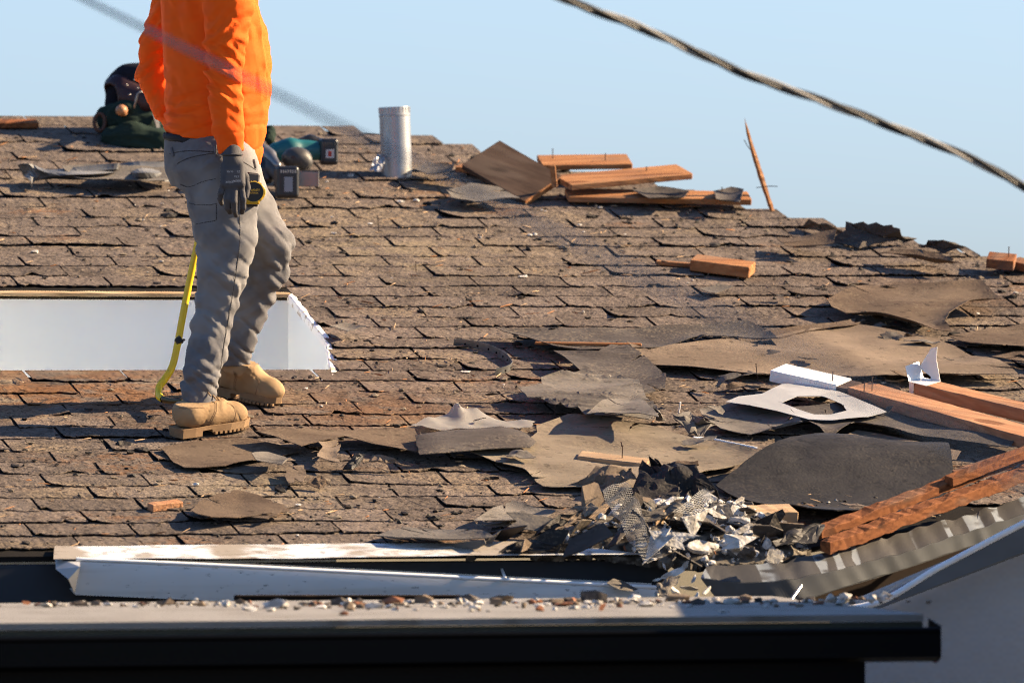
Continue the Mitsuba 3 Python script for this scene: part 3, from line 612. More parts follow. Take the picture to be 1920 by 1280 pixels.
b2 = plank('beam', q0, q1, .085, .046, 'redwood_beam', 'second redwood beam with a metal hanger on its left end', 'beam', n=18, rough=.002, seed=11)
d_ = (q1 - q0) / np.linalg.norm(q1 - q0); s_ = np.array([-d_[1], d_[0], 0]); u_ = np.cross(d_, s_)
def bent(quads, th=.0016):
    ms = []
    for q in quads:
        q = np.asarray(q, float); nn = np.cross(q[1] - q[0], q[2] - q[0]); nn /= np.linalg.norm(nn)
        ms.append(trimesh.convex.convex_hull(np.vstack([q, q + nn * th])))
    return ms
c_ = q0 + u_ * .024
hang = bent([
    [c_ - s_ * .044 - d_ * .022, c_ + s_ * .044 - d_ * .022, c_ + s_ * .044 + d_ * .05, c_ - s_ * .044 + d_ * .05],
    [c_ - s_ * .0445 - d_ * .02, c_ - s_ * .0445 + d_ * .0, c_ - s_ * .0445 + d_ * .0 - u_ * .05, c_ - s_ * .0445 - d_ * .015 - u_ * .05],
    [c_ - s_ * .044 - d_ * .022, c_ + s_ * .044 - d_ * .022, c_ + s_ * .044 - d_ * .045 + u_ * .05, c_ - s_ * .03 - d_ * .05 + u_ * .045],
    [c_ + s_ * .044 - d_ * .04 + u_ * .03, c_ + s_ * .044 + d_ * .03, c_ + s_ * .05 + d_ * .022 + u_ * .115, c_ + s_ * .05 - d_ * .002 + u_ * .105],
    [c_ + s_ * .044 + d_ * .01, c_ + s_ * .044 + d_ * .05, c_ + s_ * .05 + d_ * .014 + u_ * .10],
])
put('metal_hanger', hang, 'hanger_metal', 'bent galvanised hanger', parent=b2, roof=True)
# fascia boards lying diagonally on the eave at right
fa = [np.array(p) for p in [(0.335,-2.660,0.050),(1.299,-2.135,0.200),(0.335,-2.762,0.030),(1.257,-2.273,0.170),(0.846,-2.405,0.150),(1.276,-2.197,0.230)]]
plank('fascia_plank', *on_edge(fa[0], fa[1], .05, .03), .05, .03, 'redwood_rough', 'middle rough-sawn redwood board above the bent gutter', 'board', n=60, rough=.012, seed=12)
plank('fascia_plank', *on_edge(fa[2], fa[3], .046, .04), .046, .04, 'redwood_rough', 'lower rough-sawn redwood board along the bent gutter', 'board', n=60, rough=.014, seed=13)
plank('fascia_plank', *on_edge(fa[4], fa[5], .04, .03), .04, .03, 'redwood_rough', 'short upper rough-sawn board at the right edge', 'board', n=40, rough=.005, seed=16)
plank('wood_lath', [(0.922,-2.189,0.130)][0], [(1.150,-2.172,0.200)][0], .05, .02, 'redwood_beam', 'light lath on the black rubber above the rough boards', 'wood lath', seed=14)
# pale pieces in the rubble
plank('wood_block', [(-0.007,-2.361,0.050)][0], [(0.332,-2.350,0.050)][0], .10, .035, 'pale_pine', 'long pale pine piece at the right end of the rubble', 'wood block', n=12, rough=.01, seed=15)
ks = [np.array(v) for v in [(0.659,28.300,4.749),(0.738,28.250,4.699)]]
put('wood_block', mod_box(ks[0], ks[1], [.3, .1, 1], [0, -1, .25], .04, .02, .004, 8, .008, 5), 'pale_pine', 'broken pale pine chunk standing in the rubble', 'wood block')

# ------------------------------------------------------------------ eaves: flashing, gutters, side wall, patio roof in front
def dirty_metal(p, n, uv):
    a, b, h = rc(p)
    d = smoothstep(.36, .60, noise(a * 7.5 + 2.0, b * 5, 1.0) * .55 + fbm(a * 16, b * 40, 2., 4) * .45)
    c = mix((.60, .63, .66), (.30, .265, .22), d)
    return mix(c, (.16, .13, .10), .5 * smoothstep(.6, .75, fbm(a * 30, b * 60, 5., 3)))
mat('dirty_white_metal', pr(dirty_metal, dim=.9, rough=.55, spec=.4))
def gutter_paint(p, n, uv):
    c = mix((.60, .59, .57), (.72, .71, .69), fbm(p.x * 4, p.y * 4, p.z * 8, 3))
    c = mix(c, (.40, .38, .32), .45 * smoothstep(.45, .7, fbm(p.x * 1.1, p.y, p.z * 22, 3)))
    return mix(c, (.15, .15, .13), .6 * smoothstep(.66, .8, fbm(p.x * 40, p.y * 40, p.z * 90, 4)))
mat('gutter_white', pr(gutter_paint, dim=1.0, rough=.45, spec=.5))
mat('lip_white', pr(color=(.78, .79, .80), dim=1.0, rough=.35, spec=.5))
def glint_stripe_fn(p, n, uv):  # pale stripes: reflections off the dents, painted into the flange colour
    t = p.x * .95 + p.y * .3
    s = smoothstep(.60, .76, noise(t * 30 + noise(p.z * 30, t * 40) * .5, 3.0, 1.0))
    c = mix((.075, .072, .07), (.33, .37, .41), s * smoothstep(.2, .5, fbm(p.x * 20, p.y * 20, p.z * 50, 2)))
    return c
mat('dent_glint_metal', pr(glint_stripe_fn, rough=.5, spec=.5))
mat('grey_metal', pr(lambda p, n, uv: mix((.10, .108, .115), (.19, .20, .21), fbm(p.x * 6, p.y * 6, p.z * 12, 3)), rough=.45, spec=.5))
mat('old_brown_wood', pr(lambda p, n, uv: mix((.02, .012, .008), (.09, .05, .022), smoothstep(.55, .78, fbm(p.x * 8, p.y * 8, p.z * 30, 4))), rough=.9, spec=.15))
mat('black_paint', pr(color=(.002, .0026, .004), rough=.4, spec=.08))
mat('pale_sheet', pr(lambda p, n, uv: mix(mix((.28, .27, .25), (.42, .40, .375), fbm(p.x * 3, p.y * 9, p.z, 4)), (.14, .12, .09), .6 * smoothstep(.5, .68, fbm(p.x * 5 + 3, p.y * 14, p.z, 4))), rough=.7, spec=.3))
mat('olive_strip', pr(lambda p, n, uv: mix((.05, .047, .03), (.10, .09, .055), fbm(p.x * 6, p.y * 6, p.z * 20, 3)), rough=.8))

def loft(lines, th=0.0, n=40):
    """A sheet through several polylines of the same length (each smoothed to n points)."""
    L = [spline(l, n) for l in lines]; m = len(L)
    V = np.vstack(L); F = []
    for j in range(m - 1):
        for i in range(n - 1):
            a = j * n + i; F += [(a, a + 1, a + n + 1), (a, a + n + 1, a + n)]
    M = tm(V, F)
    if th:
        nn = M.vertex_normals; k = len(V); F = np.array(F)
        from collections import Counter
        e = np.sort(np.vstack([F[:, [0, 1]], F[:, [1, 2]], F[:, [2, 0]]]), 1); u, c = np.unique(e, axis=0, return_counts=True)
        be = u[c == 1]
        F2 = np.vstack([F, F[:, ::-1] + k] + [np.column_stack([be[:, 0], be[:, 1], be[:, 1] + k]), np.column_stack([be[:, 0], be[:, 1] + k, be[:, 0] + k])])
        M = tm(np.vstack([V, V - nn * th]), F2)
    return M

fl_ = [(-2.142,-2.566),(-0.258,-2.606)]
put('eave_flashing', slab([(fl_[0][0], -2.545), (fl_[1][0], -2.555), (fl_[1][0] + .02, -2.70), (fl_[0][0] - .035, -2.70)], wavy(.012, .006, seed=3), .0015, .04, 0, 3), 'dirty_white_metal', parent=house, roof=True, smooth=30)

# loose white gutter
GP = [np.array(v) for v in [(-1.360,27.530,4.651),(-0.936,27.630,4.629),(-0.437,27.760,4.600),(0.068,27.900,4.570),(0.474,27.990,4.547)]]
gt = thing('gutter', 'long white rain gutter hanging loose below the eave', 'gutter')
n_ = len(GP); OUT = -UH
def goff(o, z, z1=None):
    zz = np.linspace(z, z if z1 is None else z1, n_)
    return [g + OUT * o + np.array([0, 0, k]) for g, k in zip(GP, zz)]
put('trough', loft([goff(-.115, .012), goff(-.115, -.09), goff(-.02, -.11), goff(-.012, -.085), goff(-.004, -.055), goff(0, -.03), goff(0, -.005)], .0015, 60), 'gutter_white', parent=gt, smooth=50)
put('lip', tube(spline(goff(-.004, .002), 60), .0065, 8), 'lip_white', parent=gt, smooth=True)
ec = [np.array(v) for v in [(-1.431,27.600,4.660),(-1.352,27.600,4.657),(-1.345,27.450,4.632),(-1.364,27.500,4.547),(-1.381,27.450,4.593),(-1.422,27.500,4.623)]]
put('end_cap', trimesh.util.concatenate(bent([[ec[0], ec[1], ec[2], ec[5]], [ec[5], ec[2], ec[4]], [ec[4], ec[2], ec[3]]], .002)), 'white_metal', parent=gt)
sp = [np.array(v) for v in [(-0.032,27.980,4.606),(-0.020,27.860,4.580)]]
put('hanger_spike', tube(sp, .005, 8), 'lip_white', parent=gt, smooth=40)
put('debris_flake', trimesh.convex.convex_hull(np.array([(0.299,27.900,4.567),(0.321,27.950,4.579),(0.347,27.970,4.573),(0.399,27.950,4.545),(0.380,27.900,4.540),(0.337,27.880,4.547),(0.305,28.000,4.567)])), 'felt_grey', 'grey flake lying across the lip of the white gutter', 'felt scrap')

# bent gutter on the right
bg = thing('bent_gutter', 'bent grey gutter with pale painted dent reflections curving up to the right', 'gutter')
top_ = [(0.619,27.980,4.622),(0.768,28.020,4.624),(0.853,28.050,4.626),(0.940,28.100,4.643),(1.034,28.160,4.660),(1.133,28.240,4.682),(1.293,28.380,4.721),(1.497,28.550,4.770),(1.794,28.800,4.862)]
mid_ = [(0.597,27.900,4.580),(0.765,27.930,4.569),(0.857,27.960,4.573),(0.937,28.010,4.583),(1.031,28.070,4.600),(1.111,28.140,4.618),(1.288,28.280,4.660),(1.467,28.440,4.712),(1.788,28.700,4.800)]
low_ = [(0.650,27.930,4.515),(0.766,27.960,4.497),(0.858,27.990,4.498),(0.938,28.040,4.513),(1.032,28.100,4.541),(1.113,28.170,4.563),(1.289,28.310,4.611),(1.469,28.470,4.665),(1.790,28.730,4.748)]
bak_ = [(0.662,28.080,4.506),(0.770,28.110,4.488),(0.863,28.140,4.489),(0.943,28.190,4.504),(1.037,28.250,4.533),(1.119,28.320,4.554),(1.296,28.460,4.603),(1.477,28.620,4.657),(1.799,28.880,4.740)]
tl, ml = spline(np.array(top_), 150), spline(np.array(mid_), 150); sx_ = np.arange(150)
dent = (np.sin(sx_ * .62) * .0022 + (nnoise(np.column_stack([sx_ * .23, sx_ * 0., sx_ * 0.])) - .5) * .012)[:, None]
put('flange', loft([tl + dent * [0, -.3, 1], (tl + ml) / 2 + np.roll(dent, 3, 0) * [0, -1.2, .2], ml + np.roll(dent, 6, 0) * [0, -.6, .5]], .0016, 150), 'dent_glint_metal', parent=bg, smooth=40)
put('face', loft([ml + np.roll(dent, 6, 0) * [0, -.6, .5], spline(np.array(low_), 150) + dent * [0, -1, .3], spline(np.array(bak_), 150)], .0016, 150), 'grey_metal', parent=bg, smooth=40)
sp = [(0.915,27.900,4.558),(0.859,27.800,4.488)]
put('gutter_spike', tube(sp, .0055, 8), 'galvanised', 'long metal gutter spike leaning below the bent gutter', 'gutter spike', smooth=40)

# side wall with its rising trim, boards in the dark above it
sw = np.array([(1.011,27.850,4.477),(1.146,27.850,4.501),(1.735,27.850,4.787),(1.735,27.850,3.881),(1.011,27.850,3.881)]); sw[3:, 2] = -.05
Fw = [(0, 1, 2), (0, 2, 3), (0, 3, 4)]; m_ = 5
bk_ = sw + np.array([0, .18, 0])
side_f = Fw + [(a + m_, c + m_, b + m_) for a, b, c in Fw] + [t for i in range(5) for t in ((i, i + m_, (i + 1) % 5), ((i + 1) % 5, i + m_, (i + 1) % 5 + m_))]
put('side_wall', tm(np.vstack([sw, bk_]), side_f), 'grey_stucco', parent=house)
put('wall_trim', loft([[(1.128,27.760,4.506),(1.343,27.760,4.622),(1.729,27.760,4.823)], [(1.129,27.700,4.500),(1.344,27.700,4.614),(1.726,27.700,4.805)], [(1.139,27.700,4.493),(1.357,27.700,4.577),(1.726,27.700,4.718)], [(1.144,27.800,4.488),(1.362,27.800,4.570),(1.732,27.800,4.711)]], .004, 24), 'grey_metal', parent=house, smooth=30)
put('trim_bead', tube(spline([(1.030,27.700,4.490),(1.126,27.700,4.505),(1.340,27.700,4.620),(1.726,27.700,4.821)], 40), .0105, 8), 'lip_white', parent=house, smooth=True)
put('soffit_board', mod_box([(0.829,28.550,4.483)][0], [(1.819,29.200,4.712)][0], [0, 1, 0], [0, 0, 1], .25, .11, .004, 30, .008), 'old_brown_wood', parent=house)
# unseen block, added to shade the right end of the patio roof
wq = np.array([[1.95, 23.6], [4.5, 22.9], [4.5, 27.2], [1.95, 26.9]])
put('added_shade_block', trimesh.convex.convex_hull(np.array([(*q, z) for q in wq for z in (-.05, 5.32)])), 'grey_stucco', parent=house)

# patio roof in the foreground
PF0, PF1 = (np.array(v) for v in [(-1.447,24.920,4.552),(1.201,25.620,4.553)])
PF0[2] = PF1[2] = (PF0[2] + PF1[2]) / 2
pd = (PF1 - PF0) / np.linalg.norm(PF1 - PF0); PL = PF0 - pd * 1.6; pb = np.array([-pd[1], pd[0], 0.0])
patio = thing('patio_roof', 'low patio roof with a pale top and a black gutter across the foreground', 'patio roof')
def prism(path0, path1, sect):
    """A section of (back, up) points swept between two points."""
    sect = np.asarray(sect, float); k = len(sect)
    V = np.vstack([p + sect[:, :1] * pb + sect[:, 1:] * np.array([0, 0, 1]) for p in (path0, path1)])
    F = [t for i in range(k) for t in ((i, (i + 1) % k, (i + 1) % k + k), (i, (i + 1) % k + k, i + k))]
    tri = trimesh.creation.triangulate_polygon(Polygon(sect), engine='earcut')
    idx = [int(np.argmin(np.linalg.norm(sect - v, axis=1))) for v in tri[0]]
    for t in tri[1]: F += [(idx[t[0]], idx[t[1]], idx[t[2]]), (idx[t[0]] + k, idx[t[2]] + k, idx[t[1]] + k)]
    M = tm(V, F); M.fix_normals(); return M
PE = PF1 + pd * .012
put('cover_sheet', prism(PL, PF1 - pd * .005, [(0, 0), (1.55, 0), (1.55, -.02), (0.004, -.02)]), 'pale_sheet', parent=patio)
put('edge_strip', prism(PL, PF1 - pd * .004, [(.012, -.022), (.03, -.022), (.03, -.06), (.012, -.06)]), 'olive_strip', parent=patio)
put('gutter_face', prism(PL, PE, [(-.10, -.045), (-.085, -.045), (-.085, -.10), (-.01, -.118), (.008, -.118), (.008, -.13), (-.06, -.135), (-.10, -.12)]), 'black_paint', parent=patio)
put('gutter_bead', tube(np.linspace(PL, PE, 30) - pb * .098 + np.array([0, 0, -.043]), .0095, 10), 'black_paint', parent=patio, smooth=True)
put('gutter_end_cap', prism(PE, PE + pd * .004, [(-.103, -.03), (.012, -.012), (.012, -.135), (-.06, -.14), (-.103, -.122)]), 'black_paint', parent=patio)
PB = np.array([(1.030,25.600,4.414)][0])
bl = PF1 + pd * ((PB - PF1) @ pd)
put('beam', prism(PL, bl, [(.04, -.08), (.12, -.08), (.12, -.30), (.04, -.30)]), 'black_paint', parent=patio)
put('screen_wall', prism(PL, bl - pd * .004, [(.05, -.30), (.11, -.30), (.11, -4.36), (.05, -4.36)]), 'black_paint', parent=patio)
lb = [np.array(v) for v in [(-0.852,27.100,4.546),(-0.162,27.250,4.541)]]
put('ledger_board', mod_box(lb[0] - [0, 0, .02], lb[1] - [0, 0, .02], UH, [0, 0, 1], .04, .06), 'old_brown_wood', 'brown ledger board below the loose white gutter', 'board')

# ------------------------------------------------------------------ rubble heap
def plaster_fn(p, n, uv):
    m = fbm(p.x * 45, p.y * 45, p.z * 45, 3)
    return mix((.34, .32, .29), (.66, .645, .62), smoothstep(.3, .7, m))
mat('plaster', pr(plaster_fn, dim=.85, rough=.95, spec=.15, bump=lambda p, n, uv: fbm(p.x * 120, p.y * 120, p.z * 120, 3), bscale=.004, beps=.002))
mat('brick_red', pr(lambda p, n, uv: mix((.24, .10, .06), (.38, .19, .12), fbm(p.x * 60, p.y * 60, p.z * 60, 3)), rough=.95, spec=.1))
def chunk(c, size, seed, flat=.6, sub=2):
    """A broken lump: a sphere cut by random planes, roughened. c in roof coordinates."""
    r = np.random.default_rng(seed + 90000)
    m = _ICO[sub]; v = m.vertices.copy()
    for _ in range(7):
        d = r.normal(size=3); d /= np.linalg.norm(d); o = r.uniform(.2, .7); s = v @ d
        v -= np.clip(s - o, 0, None)[:, None] * d
    v *= np.array([r.uniform(.9, 1.6), r.uniform(.6, 1.1), r.uniform(.35, .9) * flat])
    v += .10 * (nfbm(v * 3.3 + seed, 3, seed)[:, None] - .5) * v
    R = trimesh.transformations.random_rotation_matrix(r.random(3))[:3, :3]
    R = np.eye(3) * .45 + R * .55
    return tm(v @ R.T * size + np.asarray(c, float), m.faces)
mound_poly = [(-0.611,-2.645),(-0.491,-2.453),(-0.327,-2.303),(-0.134,-2.183),(0.053,-2.156),(0.214,-2.223),(0.304,-2.412),(0.321,-2.598),(0.247,-2.730),(0.096,-2.762),(-0.103,-2.780),(-0.216,-2.741),(-0.402,-2.651)]
MC = np.array([(0.011,-2.497)][0]); mound_poly_b = Polygon(mound_poly).bounds
def mound_h(p):
    import shapely
    d = shapely.distance(Polygon(mound_poly).exterior, shapely.points(p)); 
    return .002 + np.clip(d, 0, .12) * .45 + .03 * nfbm(np.column_stack([p * 11, np.zeros(len(p))]), 3, 4) * np.clip(d / .05, 0, 1)
mat('rubble_dirt', pr(lambda p, n, uv: mix((.05, .042, .035), (.24, .215, .18), smoothstep(.35, .7, fbm(p.x * 40, p.y * 40, p.z * 40, 4))), rough=.95, spec=.1))
rub = slab(mound_poly, mound_h, .02, .010, .02, 6)
rr = np.random.default_rng(77); bits = []
while len(bits) < 380:
    q = np.array([rr.uniform(*p_) for p_ in ((mound_poly_b[0], mound_poly_b[2]), (mound_poly_b[1], mound_poly_b[3]))])
    if not Polygon(mound_poly).contains(Point(*q)): continue
    s = rr.gamma(1.6, .0032) + .0022; bits.append(lump(rr, s, rr.uniform(.4, 1.7, 3), .22, [*q, float(mound_h(q[None])[0]) + s * .3]))
put('rubble', rub, 'rubble_dirt', 'dark grit and dust of the rubble heap in the eave corner', 'rubble', kind='stuff', roof=True)
put('rubble_grit', bits, 'plaster', 'small grey plaster grit covering the rubble heap', 'rubble', kind='stuff', roof=True)
r_ = np.random.default_rng(11)
spots = []
MP = Polygon(mound_poly).buffer(-.01)
import shapely
x0, y0, x1, y1 = MP.bounds
while len(spots) < 60:
    q = np.array([r_.uniform(x0, x1), r_.uniform(y0, y1)])
    if MP.contains(Point(*q)) and (np.linalg.norm((q - MC) * [1, .7]) < abs(r_.normal(0, .2)) + .1):
        spots.append((*q, float(mound_h(q[None])[0]) + .014, .017 + r_.gamma(1.5, .014)))
# lumps fallen into the gutter corner
for (px, hh, s) in zip([(-0.213,-2.765),(-0.208,-2.855),(-0.152,-2.779),(-0.159,-2.917),(-0.261,-3.003),(-0.316,-3.107),(-0.255,-3.074),(-0.204,-3.111),(-0.149,-3.036),(-0.201,-3.005),(-0.195,-3.170),(-0.219,-2.945),(-0.272,-2.913)], [0] * 13, [.03, .034, .03, .036, .03, .03, .035, .03, .028, .03, .026, .03, .026]):
    spots.append((px[0], px[1], .0, s))
for k, (a, b, h, s) in enumerate(spots):
    fallen = k >= 60
    put('plaster_chunk', chunk((a, b, h), s, k, sub=2), 'plaster', 'pale plaster lump fallen between the two gutters' if fallen else 'broken grey plaster lump in the rubble heap at the eave corner', 'plaster lump', 'plaster lumps fallen between the gutters' if fallen else 'plaster lumps of the rubble heap', roof=True, smooth=18)
# flat shards of broken shingle and felt stuck in the heap at all angles
def shard(c, size, seed):
    r = np.random.default_rng(seed + 70000); n = r.integers(5, 8); t = np.sort(r.uniform(0, 2 * np.pi, n)); rad = size * r.uniform(.5, 1.1, n)
    P = np.column_stack([np.cos(t) * rad * 1.5, np.sin(t) * rad * .8]); th = r.uniform(.003, .006)
    bend = lambda q: np.column_stack([q, (q[:, 0] ** 2) * r.uniform(-4, 4)])
    top = bend(P); V = np.vstack([top + [0, 0, th], top, [[0, 0, th], [0, 0, 0]]]); F = []
    for i in range(n):
        j = (i + 1) % n; F += [(i, j, 2 * n), (n + j, n + i, 2 * n + 1), (i, n + i, j), (j, n + i, n + j)]
    a_, b_, c_ = r.normal(0, .5), r.normal(0, .45), r.uniform(0, 6.28)
    R = trimesh.transformations.euler_matrix(a_ + .25, b_, c_, 'rzyx')[:3, :3]
    return tm(V @ R.T + np.asarray(c, float), F)
rs = np.random.default_rng(5); n_s = 0
while n_s < 48:
    q = np.array([rs.uniform(mound_poly_b[0], mound_poly_b[2]), rs.uniform(mound_poly_b[1], mound_poly_b[3])])
    if not MP.contains(Point(*q)): continue
    mt = ['felt_grey', 'felt_dark', 'felt_tan', 'tar_black', 'felt_sandy', 'pale_pine'][rs.choice(6, p=[.3, .22, .14, .16, .1, .08])]
    w_ = {'felt_grey': 'grey shingle', 'felt_dark': 'charcoal felt', 'felt_tan': 'tan felt', 'tar_black': 'black tar paper', 'felt_sandy': 'sandy shingle', 'pale_pine': 'pale wood'}[mt]
    put('shard', shard((*q, float(mound_h(q[None])[0]) + .012), rs.uniform(.025, .075), n_s), mt, f'broken {w_} shard stuck in the rubble heap', 'shard', f'{w_} shards of the rubble heap', roof=True); n_s += 1
# larger torn pieces fanned out to the left of the heap and over its top
big_at = [(-0.763,-2.580,0.030),(-0.671,-2.526,0.040),(-0.654,-2.695,0.050),(-0.552,-2.471,0.050),(-0.543,-2.672,0.060),(-0.457,-2.574,0.070),(-0.454,-2.727,0.070),(-0.363,-2.550,0.080),(-0.360,-2.344,0.060),(-0.335,-2.673,0.080),(-0.243,-2.653,0.100),(-0.206,-2.776,0.100),(-0.225,-2.367,0.080),(-0.104,-2.691,0.110),(0.147,-2.686,0.080),(-0.834,-2.623,0.020),(-0.252,-2.823,0.070),(0.012,-2.812,0.100)]
big_mt = ['felt_grey', 'felt_dark', 'felt_tan', 'felt_grey', 'tar_black', 'felt_sandy', 'felt_dark', 'felt_grey', 'felt_tan', 'felt_dark', 'felt_grey', 'plaster', 'felt_sandy', 'plaster', 'felt_dark', 'felt_grey', 'plaster', 'plaster']
for k, (q, mt) in enumerate(zip(big_at, big_mt)):
    nm_ = {'felt_grey': 'grey', 'felt_dark': 'charcoal', 'felt_tan': 'tan', 'tar_black': 'black', 'felt_sandy': 'sandy', 'plaster': 'pale plaster-coated'}[mt]
    put('torn_piece', shard(q, [.055, .07, .05, .085, .06][k % 5], 900 + k), mt, f'large {nm_} torn roofing piece fanned out around the rubble heap', 'torn roofing', f'large {nm_} torn pieces around the rubble heap', roof=True)
for k, (q, s) in enumerate(zip([(-0.318,-2.671,0.030),(-0.061,-2.782,0.060),(-0.057,-2.790,0.050)], (.026, .016, .012))):
    put('brick_chunk', chunk(q, s, 300 + k), 'brick_red', ['brick-red lump at the foot of the wire mesh', 'small orange brick lump in the middle of the rubble', 'smallest orange lump in the middle of the rubble'][k], 'brick lump', roof=True, smooth=30)
# torn black felt standing in the heap
def wr(*a): return toroof(np.array(a))
bt = toroof(np.array([(0.457,28.750,4.952),(0.496,28.750,4.959),(0.531,28.700,4.951),(0.598,28.650,4.916),(0.635,28.600,4.863),(0.708,28.550,4.823),(0.700,28.500,4.783),(0.650,28.450,4.758),(0.574,28.500,4.791),(0.508,28.450,4.793),(0.414,28.500,4.778),(0.374,28.600,4.844),(0.420,28.700,4.894)]))
ragged('felt_flap', bt, 'tar_black', 'big torn black felt piece standing up in the rubble heap', 'felt scrap', 12)
ragged('felt_flap', [(-0.288,-1.914,0.020),(-0.222,-1.917,0.060),(-0.161,-1.909,0.090),(-0.077,-1.901,0.080),(-0.137,-2.031,0.070),(-0.202,-2.018,0.020),(-0.235,-1.967,0.020)], 'felt_tan', 'curled tan felt piece leaning against the wire mesh', 'felt scrap', 14)
ragged('felt_flap', [(0.190,-1.152,0.080),(0.213,-1.167,0.060),(0.243,-1.109,0.020),(0.218,-1.105,0.030)], 'felt_grey', 'small leaf-like felt curl right of the wrinkled sheet', 'felt scrap', 16)
ragged('felt_flap', [(0.230,-1.224,0.070),(0.312,-1.148,0.060),(0.333,-1.270,0.060),(0.384,-1.229,0.030),(0.321,-1.312,0.020),(0.262,-1.267,0.030)], 'felt_grey', 'crumpled grey felt tatters right of the wrinkled sheet', 'felt scrap', 18)
for k, (pts_, mt, lab) in enumerate([
    ([(-0.331,-2.589,0.100),(-0.260,-2.568,0.120),(-0.108,-2.508,0.130),(-0.077,-2.529,0.120),(-0.228,-2.588,0.090)], 'felt_grey', 'long grey felt shard lying over the wire mesh'),
    ([(-0.594,-2.524,0.030),(-0.477,-2.450,0.070),(-0.402,-2.429,0.090),(-0.436,-2.466,0.060),(-0.528,-2.519,0.030)], 'tar_black', 'dark shard leaning at the left of the rubble heap'),
    ([(-0.526,-2.597,0.070),(-0.428,-2.476,0.100),(-0.417,-2.472,0.090),(-0.502,-2.585,0.070)], 'felt_tan', 'narrow tan sliver standing beside the dark leaning shard'),
    ([(-0.768,-2.685,0.020),(-0.700,-2.669,0.050),(-0.628,-2.645,0.060),(-0.520,-2.686,0.050),(-0.482,-2.693,0.020)], 'tar_black', 'black crumpled felt at the eave, left foot of the heap'),
    ([(-0.690,-2.398,0.030),(-0.612,-2.365,0.050),(-0.510,-2.380,0.050),(-0.542,-2.437,0.040)], 'felt_grey', 'grey bent shingle left of the dark leaning shard'),
    ([(-0.398,-2.289,0.050),(-0.340,-2.333,0.080),(-0.327,-2.414,0.080),(-0.373,-2.395,0.050)], 'felt_sandy', 'sandy shard at the top left of the heap'),
    ([(-0.167,-2.540,0.090),(-0.012,-2.554,0.100),(0.145,-2.566,0.090),(0.128,-2.601,0.070),(-0.095,-2.667,0.080)], 'rubber_black', 'dark rolled felt edge below the pale pine piece'),
    ([(0.156,-2.747,0.080),(0.241,-2.665,0.100),(0.349,-2.633,0.090),(0.299,-2.716,0.070),(0.200,-2.752,0.060)], 'rubber_black', 'dark blue-grey shard against the rough boards'),
    ([(0.130,-2.581,0.050),(0.213,-2.525,0.060),(0.314,-2.546,0.060),(0.259,-2.615,0.050)], 'felt_brown', 'flat brown shard right of the pale broken chunk'),
    ([(0.005,-2.822,0.050),(0.018,-2.885,0.100),(0.039,-2.934,0.100),(0.043,-2.883,0.050)], 'felt_dark', 'dark upright flake in front of the rubble'),
    ([(-0.336,-3.107,0.040),(-0.279,-3.054,0.050),(-0.248,-3.066,0.050),(-0.279,-3.104,0.030),(-0.324,-3.164,0.010),(-0.343,-3.152,0.010)], 'felt_grey', 'pale plaster skin hanging over the end of the white gutter'),
    ([(-1.175,-1.886,0.030),(-1.127,-1.863,0.050),(-1.096,-1.888,0.030),(-1.137,-1.915,0.020)], 'felt_brown', 'tiny curled brown scrap below the bottle-shaped one'),
    ([(-0.945,-1.667,0.030),(-0.895,-1.642,0.050),(-0.832,-1.676,0.050),(-0.792,-1.702,0.030),(-0.844,-1.692,0.040),(-0.903,-1.678,0.040)], 'felt_tan', 'curved tan slat under the folded strip'),
    ([(-1.005,-1.659,0.010),(-0.954,-1.645,0.060),(-0.924,-1.645,0.060),(-0.981,-1.708,0.020)], 'rubber_black', 'short black rubber strip standing below the middle strip'),
    ]):
    ragged('felt_shard', pts_, mt, lab, 'felt scrap', 40 + k)
ragged('clear_plastic', [(0.096,-2.828,0.030),(0.099,-2.855,0.080),(0.123,-2.878,0.090),(0.139,-2.890,0.060),(0.126,-2.865,0.030)], 'plastic_film', 'crumpled bluish plastic wad at the flange of the bent gutter', 'plastic', 60, th=.001)
# hardware cloth
def cloth():
    c0 = np.array([(-0.314,-2.353,0.130),(-0.345,-2.601,0.130),(-0.345,-2.773,0.100),(-0.315,-2.885,0.050)]); c1 = np.array([(-0.226,-2.300,0.150),(-0.246,-2.546,0.140),(-0.278,-2.779,0.110),(-0.246,-2.851,0.050)])
    L, R_ = spline(c0, 46), spline(c1, 46); ms = []
    for i in range(46): ms.append(tube([L[i] + (R_[i] - L[i]) * t + np.array([0, 0, .006 * math.sin(i * .5 + 5 * t)]) for t in np.linspace(0, 1, 6)], .00065, 4, False))
    for t in np.linspace(0, 1, 14): ms.append(tube([L[i] + (R_[i] - L[i]) * t + np.array([0, 0, .006 * math.sin(i * .5 + 5 * t)]) for i in range(0, 46, 3)], .00065, 4, False))
    return ms
mat('mesh_wire', pr(color=(.30, .305, .31), rough=.5, metallic=.3))
put('wire_mesh', cloth(), 'mesh_wire', 'strip of fine square wire mesh draped over the rubble', 'wire mesh', roof=True)
def cloth2():
    c0 = np.array([(-0.145,-2.594,0.130),(-0.030,-2.422,0.130),(0.063,-2.224,0.100)]); c1 = np.array([(-0.012,-2.558,0.080),(0.041,-2.404,0.080),(0.095,-2.245,0.070)]); ms = []
    L, R_ = spline(c0, 18), spline(c1, 18)
    for i in range(18): ms.append(tube([L[i], (L[i] + R_[i]) / 2 + [0, 0, .01], R_[i]], .00065, 4, False))
    for t in np.linspace(0, 1, 12): ms.append(tube([L[i] + (R_[i] - L[i]) * t + [0, 0, .01 * math.sin(3.14 * t)] for i in range(0, 18, 3)], .00065, 4, False))
    return ms
put('wire_mesh', cloth2(), 'mesh_wire', 'frayed corner of wire mesh under the torn black felt', 'wire mesh', roof=True)
